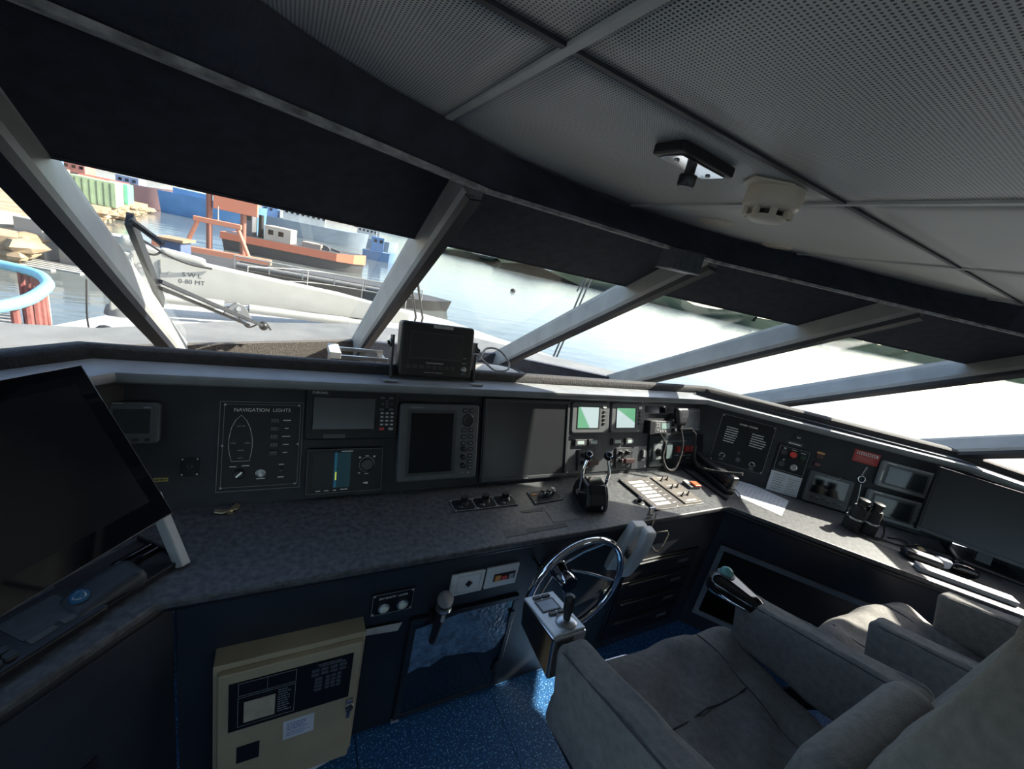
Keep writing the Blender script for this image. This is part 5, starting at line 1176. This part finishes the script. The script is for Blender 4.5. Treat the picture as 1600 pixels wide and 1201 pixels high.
# crane boom stowed across the foredeck
M('crane_white', (.29,.29,.272), .5, var=.06, scale=3); M('stencil', (.06,.06,.06), .7)
c0 = Vector((-3.55,10.3,-.30)); c1 = Vector((3.35,11.6,-.30)); bd = (c1-c0).normalized()
bmx = fmat(c0, bd, (0,0,1))
t = thing('crane_boom', 'white stowed crane boom lettered with its load limit on the foredeck', 'crane', bmx)
L_ = (c1-c0).length
bp = [(.80,-.20),(6.75,-.42),(6.75,-.10),(4.9,.19),(3.2,.36),(1.9,.50),(1.3,.66),(.80,.70)]; nb = len(bp)
part('main_boom', MB().add([(x,y,0) for x,y in bp]+[(x,y,-.5) for x,y in bp], [tuple(range(nb)), tuple(range(2*nb-1,nb-1,-1))]+[(i,nb+i,nb+(i+1)%nb,(i+1)%nb) for i in range(nb)]), 'crane_white', t, bevel=.02)
part('lower_cylinder', MB().cyl((1.35,-.24,.18),(2.40,-.27,.20),.10,.10,16), 'crane_white', t, smooth=40)
part('cylinder_rod', MB().cyl((2.40,-.27,.20),(4.9,-.42,.20),.05,.05,12), 'steel', t, smooth=40)
part('outer_cylinder', MB().cyl((2.85,-.30,.22),(5.6,-.46,.22),.10,.10,16), 'crane_white', t, smooth=40)
part('pivot_lug', MB().prism([(2.35,-.48),(2.90,-.50),(2.78,-.24),(2.62,-.18),(2.50,-.26)], .2, .32), 'coaming_grey', t, bevel=.01)
part('pivot_pin', MB().cyl((2.65,-.30,.15),(2.65,-.30,.35),.045,.045,14), 'light_grey', t, smooth=40)
part('slew_head', MB().bb(.62,1.0,-.60,.55,-.45,.06), 'crane_white', t, bevel=.03)
part('motor_housing', MB().cushion((.16,.10,.16), .08, 6, lambda x,y,z: (x+.98,y+.74,z-.1)), 'crane_white', t, smooth=60)
part('top_tank', MB().cushion((.36,.075,.14), .05, 6, lambda x,y,z: (x+1.75,y+.58-.16*x,z-.12)), 'crane_white', t, smooth=60)
for x in (.95,1.37): part('stiffener', MB().bb(x,x+.02,-.08,.48,0,.03), 'coaming_grey', t)
for x, y in ((1.10,.24),(1.52,.24)): part('bolt', MB().cyl((x,y,0),(x,y,.03),.03,.03,8), 'steel', t)
text('lettering', 'S W L', .125, 1.87,.245,.004, 'stencil', t); text('lettering', '0-80 MT', .125, 1.87,.105,.004, 'stencil', t)
part('hydraulic_hose', MB().tube(smooth_path([(1.02,.86,.05),(1.20,.78,.12),(1.43,.64,.15),(1.65,.54,.14),(1.90,.47,.1),(2.2,.44,.05)]), .022, 8), 'rubber', t, smooth=60)
part('hydraulic_hose', MB().tube(smooth_path([(1.08,.78,.0),(1.16,.62,.14),(1.30,.58,.16),(1.42,.66,.12)]), .020, 8), 'rubber', t, smooth=60)
part('rest_post', MB().bb(5.2,5.5,-.72,-.40,-.4,-.1), 'crane_white', t)
part('pedestal', MB().cyl((.85,-.70,-.2),(.85,-.55,-.2),.34,.30,20), 'crane_white', t, smooth=40)
for o in t.children:
    if o.name.startswith('pedestal'): o.data.materials[0] = MATS['coaming_grey']
# wipers outside the glass
def on_pane(i, s, z, lift=.03):
    p = mp(i, z).lerp(mp(i+1, z), s); return p-pane_in(i)*lift
t = thing('windscreen_wiper', 'long double wiper arm resting low on the harbour-view windscreen', 'wiper')
a, b = on_pane(2,.066,1.312,.05), on_pane(2,.41,1.080,.04)
part('arm', MB().bar(a, b, .016, .012), 'dark_grey', t); part('blade', MB().bar(a+Vector((0,0,-.022)), b+Vector((-.06,0,-.002)), .014, .010), 'black_plastic', t)
part('pivot', MB().ball(b, .020, seg=12, rings=8), 'black_plastic', t, smooth=80)
part('washer_hose', MB().tube(smooth_path([b+Vector((-.10,0,.03)), b+Vector((-.06,.0,-.012)), b+Vector((0,0,.02)), b+Vector((.03,.02,-.02))]), .004, 6), 'rubber', t)
t = thing('windscreen_wiper', 'upright black wiper blade beside the leftmost slanted mullion', 'wiper')
a, b = on_pane(2,.080,1.505,.06), on_pane(2,.036,1.235,.03)
part('blade', MB().bar(a, b, .036, .014, up=(1,0,0)), 'black_plastic', t); part('arm', MB().tube(smooth_path([a, a+Vector((.03,.03,-.03)), a+Vector((.06,.02,-.05))]), .008, 7), 'dark_grey', t)
t = thing('windscreen_wiper', 'pair of thin wiper rods standing behind the square bracket display', 'wiper')
part('rod', MB().tube([on_pane(3,.29,1.10,.03), on_pane(3,.246,1.225,.035), on_pane(3,.066,1.484,.04)], .006, 6), 'dark_grey', t)
part('rod', MB().tube([on_pane(3,.335,1.10,.03), on_pane(3,.285,1.225,.035), on_pane(3,.085,1.50,.04)], .006, 6), 'dark_grey', t)
t = thing('mast_stay', 'pair of thin black stays standing on the bow against the water', 'stay')
part('wire', MB().tube([(4.61,6.5,DZ),(4.66,6.5,-.03),(5.00,6.5,1.72)], .018, 6), 'dark_grey', t)
part('wire', MB().tube([(4.70,6.5,DZ),(4.74,6.5,-.03),(5.10,6.5,1.72)], .018, 6), 'dark_grey', t)
part('cross_wire', MB().tube([(4.83,6.5,1.35),(4.95,6.5,1.70)], .014, 6), 'dark_grey', t)
# deck fittings
t = thing('searchlight_bracket', 'small deck bracket with a hose seen beside the left mullion', 'fitting', Matrix.Translation((-2.35,8.0,DZ)))
part('base', MB().bb(-.12,.12,-.05,.05,0,.06), 'coaming_grey', t); part('loop', MB().tube([(.13*math.cos(a*math.pi/8)+.02,0,.28+.16*math.sin(a*math.pi/8)) for a in range(-4,13)], .022, 7), 'dark_grey', t, smooth=60)
part('lamp', MB().cyl((0,-.06,.24),(0,.06,.24),.08,.08,12), 'light_grey', t); part('cable', MB().tube(smooth_path([(-.1,0,.05),(-.16,0,.5),(-.15,.05,1.1)]), .012, 5), 'rubber', t)
# rail on the bow side with black fender hoses
t = thing('deck_railing', 'thin white pipe railing along the bow beyond the crane boom', 'railing', Matrix.Translation((0,0,DZ)))
rp_ = [(-1.0,14.2),(.6,15.7),(2.4,15.9),(3.9,15.4)]
for z in (.45,.85): part('rail', MB().tube(smooth_path([(x,y,z) for x,y in rp_]), .014, 7), 'crane_white', t, smooth=60)
for x, y in rp_: part('stanchion', MB().cyl((x,y,0),(x,y,.87),.015,.015,8), 'crane_white', t)
# far shores -----------------------------------------------------
def hill(name, pts, depth, h, mat, label, n=60, base=ZW-1, seed=1, rough_=1.):
    rnd = random.Random(seed); vs = []; fs = []
    P_ = [Vector((x,y,0)) for x,y in pts]; L = [0]
    for a, b in zip(P_, P_[1:]): L.append(L[-1]+(b-a).length)
    hs = [rnd.uniform(.75,1.15) for _ in range(n+1)]
    for i in range(n+1):
        s = L[-1]*i/n; k = 0
        while k < len(L)-2 and s > L[k+1]: k += 1
        q = P_[k].lerp(P_[k+1], (s-L[k])/(L[k+1]-L[k])); tt = (P_[k+1]-P_[k]).normalized(); o = Vector((-tt.y,tt.x,0))
        if o.dot(q) < 0: o = -o
        e = min(1, i/5, (n-i)/5)*.9+.1; hh = h*hs[i]*e
        vs += [tuple(q)[:2]+(base,), tuple(q+o*depth*.06)[:2]+(base+1+hh*.55*rnd.uniform(.8,1.1),), tuple(q+o*depth*.35)[:2]+(base+1+hh*rnd.uniform(.85,1.05),), tuple(q+o*depth)[:2]+(base,)]
    for i in range(n):
        for j in range(3): fs.append((i*4+j, i*4+4+j, i*4+4+j+1, i*4+j+1))
    o = MB().add(vs, fs).build(name, mat, smooth=80); return tag(o, label, 'hills')
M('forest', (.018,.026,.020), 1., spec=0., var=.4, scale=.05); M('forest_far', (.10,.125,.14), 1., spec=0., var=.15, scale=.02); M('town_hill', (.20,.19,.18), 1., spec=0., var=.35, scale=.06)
hill('wooded_shore', [(150,330),(127,281),(105,225),(140,218),(167,222),(173,190),(190,160),(206,127),(288,112),(374,105),(480,100),(600,90),(700,20)], 60, 6.0, 'forest', 'dark wooded shoreline across the water on the right', n=120, seed=3)
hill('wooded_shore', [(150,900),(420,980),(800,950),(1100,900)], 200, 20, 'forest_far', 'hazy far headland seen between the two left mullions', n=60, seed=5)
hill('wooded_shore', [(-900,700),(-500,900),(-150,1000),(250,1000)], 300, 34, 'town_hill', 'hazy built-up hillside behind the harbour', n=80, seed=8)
# harbour quays
M('rubble', (.26,.19,.12), .9, var=.4, scale=.5); M('concrete', (.26,.255,.24), .8, var=.15, scale=.3)
def rock_me(seed):
    rnd = random.Random(seed); b = MB().ball((0,0,0),1,1,.7,seg=7,rings=4); b.v = [tuple(c*rnd.uniform(.75,1.2) for c in v) for v in b.v]; return b
t = thing('rubble_quay', 'rubble-fronted quay running out at the left of the harbour', 'quay')
part('fill', MB().prism([(-14,36),(-18,47),(-20.5,70),(-24,108),(-60,118),(-90,60),(-70,30)], ZW-.5, ZW+1.6), 'rubble', t)
rk0 = None
for k in range(90):
    s = k/89; a = [(-14,36),(-18,47),(-20.5,70),(-24,108)]; s3 = s*3; i = min(2,int(s3)); f = s3-i
    x = a[i][0]+(a[i+1][0]-a[i][0])*f; y = a[i][1]+(a[i+1][1]-a[i][1])*f
    if rk0 is None: o = part('rock', rock_me(4), 'rubble', t); rk0 = o.data
    else: o = bpy.data.objects.new('rock', rk0); COL.objects.link(o); o.parent = t
    r = random.uniform(.5,1.1); o.scale = (r,r,r*.8); o.rotation_euler = (0,0,random.uniform(0,6)); o.location = (x+random.uniform(-.6,.5), y, ZW+random.uniform(.2,1.3))
# containers and sheds on that quay
def container(x, y, w_, l_, h_, col, label, rz=.15, z=ZW+1.6):
    nm = 'paint_%02d%02d%02d' % tuple(int(c*99) for c in col)
    t = thing('shipping_container', label, 'container', Matrix.Translation((x,y,z)) @ Matrix.Rotation(rz,4,'Z'), 'containers and sheds on the far quay')
    part('box', MB().bb(-w_/2,w_/2,-l_/2,l_/2,0,h_), M(nm, col, .7, var=.15, scale=.8), t, bevel=.05)
    k_ = MB(); n = max(3,int(w_/.6))
    for k in range(n): k_.bb(-w_/2+(k+.3)*w_/n,-w_/2+(k+.6)*w_/n,-l_/2-.06,-l_/2,.15,h_-.15)
    part('ribs', k_, nm, t)['kind'] = 'stuff'
container(-29,105,5.5,9,3.0,(.45,.07,.04),'red shipping container on the far quay')
container(-31,88,4.5,7,3.4,(.50,.42,.22),'pale yellow container block left of the red container')
container(-23.6,82,4.6,8,3.2,(.20,.27,.17),'long green container row behind the rubble edge')
container(-24.8,96,2.6,8,3.0,(.12,.38,.24),'small bright green container in the green row')
container(-42,112,9,10,4.2,(.10,.18,.34),'blue container stack at the left of the quay')
container(-52,118,8,12,8.5,(.38,.27,.20),'tall brown container stack at the left of the quay')
container(-60,138,10,10,9.5,(.33,.31,.28),'grey shed roof beyond the blue container stack')
container(-36,100,7,6,2.2,(.50,.50,.46),'low white hut on the far quay')
# ships; distant haze is mixed into their hull and cabin colours
def ship(name, label, x, y, rz, L, Bm, H, hullcol, decks, stripe=None, mast=0):
    t = thing(name, label, 'ship', Matrix.Translation((x,y,ZW)) @ Matrix.Rotation(rz,4,'Z'))
    nm = 'hull_%02d%02d%02d' % tuple(int(c*99) for c in hullcol)
    pts = [(-L/2,-Bm/2),(L*.30,-Bm/2),(L*.42,-Bm*.33),(L*.5,0),(L*.42,Bm*.33),(L*.30,Bm/2),(-L/2,Bm/2)]
    vs = [(px*.96,py*.85,-.5) for px,py in pts]+[(px,py,H*(1.+.25*max(0,px/(L/2))**2)) for px,py in pts]; n = len(pts)
    part('hull', MB().add(vs, [tuple(range(n-1,-1,-1)), tuple(range(n,2*n))]+[(i,(i+1)%n,n+(i+1)%n,n+i) for i in range(n)]), M(nm, hullcol, .6, var=.15, scale=.3), t, smooth=30)
    if stripe: 
        vs = [(px*1.004,py*1.01,H*.62) for px,py in pts]+[(px*1.004,py*1.01,H*1.02*(1.+.25*max(0,px/(L/2))**2)) for px,py in pts]
        part('bulwark', MB().add(vs, [(i,(i+1)%n,n+(i+1)%n,n+i) for i in range(n)]), M('st_%02d%02d%02d' % tuple(int(c*99) for c in stripe), stripe, .6), t)
    for (dx, w_, l_, z0, z1, col) in decks:
        cn_ = 'cab_%02d%02d%02d' % tuple(int(c*99) for c in col)
        cb = part('deckhouse', MB().bb(dx-l_/2,dx+l_/2,-w_/2,w_/2,z0,z1), M(cn_, col, .6, var=.1, scale=.5), t, bevel=.06)
        k = 0; step = max(1.2, l_/8)
        while dx-l_/2+.5+k*step < dx+l_/2-.6 and z1-z0 > 1.6:
            x0 = dx-l_/2+.5+k*step
            for s in (-1,1): part('window_pane', MB().bb(x0,x0+step*.5,s*w_/2-.03,s*w_/2+.03,z1-1.1,z1-.5), 'screen_black', cb)
            k += 1
    for k in range(mast): part('mast', MB().cyl((-L*.15+k*L*.22,0,H),(-L*.15+k*L*.22,0,H+7),.14,.08,8), 'light_grey', t)
    return t
WH = (.60,.61,.60)
ship('cargo_ship','dark maroon hulled ship moored at the end of the rubble quay',-36,134,R(-3),24,7,3.9,(.14,.085,.09),[(-6,5,5,3.9,6.0,(.36,.16,.13)),(3.5,5,4,3.9,5.6,(.16,.21,.32)),(-10,5,3,3.9,6.5,(.40,.36,.32))])
ship('cargo_ship','bright blue hulled ship behind the orange gantry',-14.5,121,R(-14),20,7,4.4,(.09,.22,.42),[(-4,5.5,7,4.4,5.6,(.12,.26,.46)),(4,5,4,4.4,5.2,(.20,.30,.44))])
ship('cargo_ship','white deckhoused ship with a grey-blue hull in the centre distance',5,132,R(-4),30,9,3.6,(.15,.19,.23),[(-1.5,7,10,3.6,6.6,(.42,.43,.42)),(-9.5,6,3.5,3.6,6.2,(.14,.24,.42))], mast=2)
ship('cargo_ship','grey-blue ship with a pale block beside the sunlit mullion',25,152,R(-8),16,7,2.8,(.20,.26,.33),[(-2,6,7,2.8,6.0,(.42,.43,.42))], mast=1)
ship('work_boat','small deep blue workboat moored right of the white ship',17.5,98,R(-8),7,3.4,1.8,(.10,.18,.32),[(-.6,2.8,2.6,1.8,4.9,(.12,.22,.40))], mast=1)
tug = ship('tug_boat','black tug with an orange-red bulwark beyond the crane boom',1.4,66,R(-14),17,6.0,2.1,(.05,.052,.056),[(-2.5,3.0,3.2,2.1,4.0,(.50,.44,.36)),(-6.3,1.8,1.3,2.1,5.2,(.12,.12,.13)),(1.6,2.6,2.4,2.0,2.9,(.32,.25,.21))], stripe=(.60,.18,.10))
part('funnel', MB().cyl((-5.2,1.0,1.9),(-5.2,1.0,5.0),.35,.3,14), 'rubber', tug, smooth=40)
part('towing_winch', MB().cyl((3.4,-.9,2.4),(3.4,.9,2.4),.45,.45,14), 'mid_grey', tug, smooth=40)
part('monitor_gun', MB().cyl((2.4,0,2.9),(5.0,.3,2.4),.22,.2,12), 'mid_grey', tug, smooth=40)
barge = ship('work_barge','low black barge with pipes lying just beyond the bow',2.5,44,R(-11),26,6,.9,(.030,.030,.030),[(-11.2,2,1.5,.9,2.0,(.08,.11,.20)),(2,4,9,.9,1.5,(.05,.05,.05))])
part('pipe', MB().cyl((-6,-2.2,1.2),(9,-2.0,1.2),.22,.22,10), 'coaming_grey', barge, smooth=40)
part('pipe', MB().cyl((-6,-1.4,1.3),(8,-1.3,1.3),.18,.18,10), 'rubber', barge, smooth=40)
part('roof_canopy', MB().bb(-12.2,-10.2,-1.3,1.3,2.0,2.2), M('rust', (.28,.17,.10), .8), barge)
for k in range(7): part('railing_post', MB().cyl((-6+k*2.6,-2.9,.9),(-6+k*2.6,-2.9,2.0),.06,.06,6), 'crane_white', barge)
part('railing', MB().tube([(-6,-2.9,2.0),(9.6,-2.9,2.0)], .06, 6), 'crane_white', barge)
# orange gantry on the barge deck further out
M('gantry_orange', (.58,.22,.13), .6, var=.1); M('gantry_brown', (.24,.10,.07), .7)
t = thing('gantry_crane', 'orange A-frame gantry with tall brown posts seen through the left windscreen', 'gantry', Matrix.Translation((-6.6,55,ZW)) @ Matrix.Rotation(R(-6),4,'Z'))
for sx in (-1, 1):
    part('leg', MB().tube([(sx*2.9,0,.5),(sx*1.7,0,3.6)], .20, 8), 'gantry_orange', t, smooth=60)
    part('post', MB().tube([(sx*1.6,3.5,.2),(sx*1.6,3.5,10.6)], .30, 8), 'gantry_brown', t, smooth=60)
part('cross_beam', MB().bb(-2.1,2.1,-.25,.25,3.4,3.9), 'gantry_orange', t, bevel=.05)
part('cross_beam', MB().bb(-1.2,3.0,3.2,3.8,4.9,7.0), 'gantry_orange', t, bevel=.05)
part('base_beam', MB().bb(-5.5,5.0,-.4,.4,.2,.8), 'gantry_orange', t, bevel=.05)
part('deck_pontoon', MB().bb(-6,4.5,-2,4.2,-.5,.25), 'mid_grey', t)
part('lamp_post', MB().cyl((0,0,3.9),(0,0,5.3),.08,.05,6), 'crane_white', t)
# pier with white blocks at far left
t = thing('stepped_pier', 'white concrete pier steps at the far left of the harbour', 'pier', Matrix.Translation((-15.5,39,ZW)) @ Matrix.Rotation(R(-18),4,'Z'))
for k in range(4): part('block', MB().bb(-2.2+k*2.3,-.7+k*2.3,.2,1.8,0,2.5), 'concrete', t, bevel=.03)
for k in range(5): part('step', MB().bb(-4.5+k*1.1,4.0+k*1.1,-2.6+k*.55,-2.25+k*.55,-.1,.10), 'concrete', t)
# near quay corner with blue rail and red fender posts
t = thing('quay_railing', 'curved blue rail over dark red posts at the left quay corner', 'railing')
M('rail_blue', (.16,.42,.55), .6, var=.12, scale=6); M('post_red', (.22,.07,.06), .7, var=.3, scale=8)
bl3 = smooth_path([(-5.2,5.0,-.4),(-4.3,6.3,-.4),(-3.36,7.91,-.4),(-3.40,9.3,-.4),(-3.71,10.2,-.4),(-4.15,10.75,-.4),(-5.0,11.2,-.4)],8)
part('rail', MB().tube(bl3, .085, 8), 'rail_blue', t, smooth=60)
for k in range(16):
    p = bl3[10+k*2]; part('post', MB().cyl((p.x-.05,p.y,p.z-.05),(p.x-.02,p.y,ZW-.3),.05,.05,8), 'post_red' if k != 9 else 'ivory', t, smooth=40)
part('platform', MB().prism([(-7.,6.0),(-4.2,7.0),(-3.6,8.0),(-3.6,9.3),(-4.2,10.4),(-7,11)], -1.25, -1.15), 'concrete', t)
t = thing('mooring_buoy', 'small dark buoy floating on the open water', 'buoy', Matrix.Translation((43.7,81.8,ZW)))
part('float', MB().ball((0,0,.2), .6,.6,.45, seg=14, rings=8), 'rubber', t, smooth=80); part('topmark', MB().cyl((0,0,.5),(0,0,1.1),.1,.06,8), 'white_plastic', t)
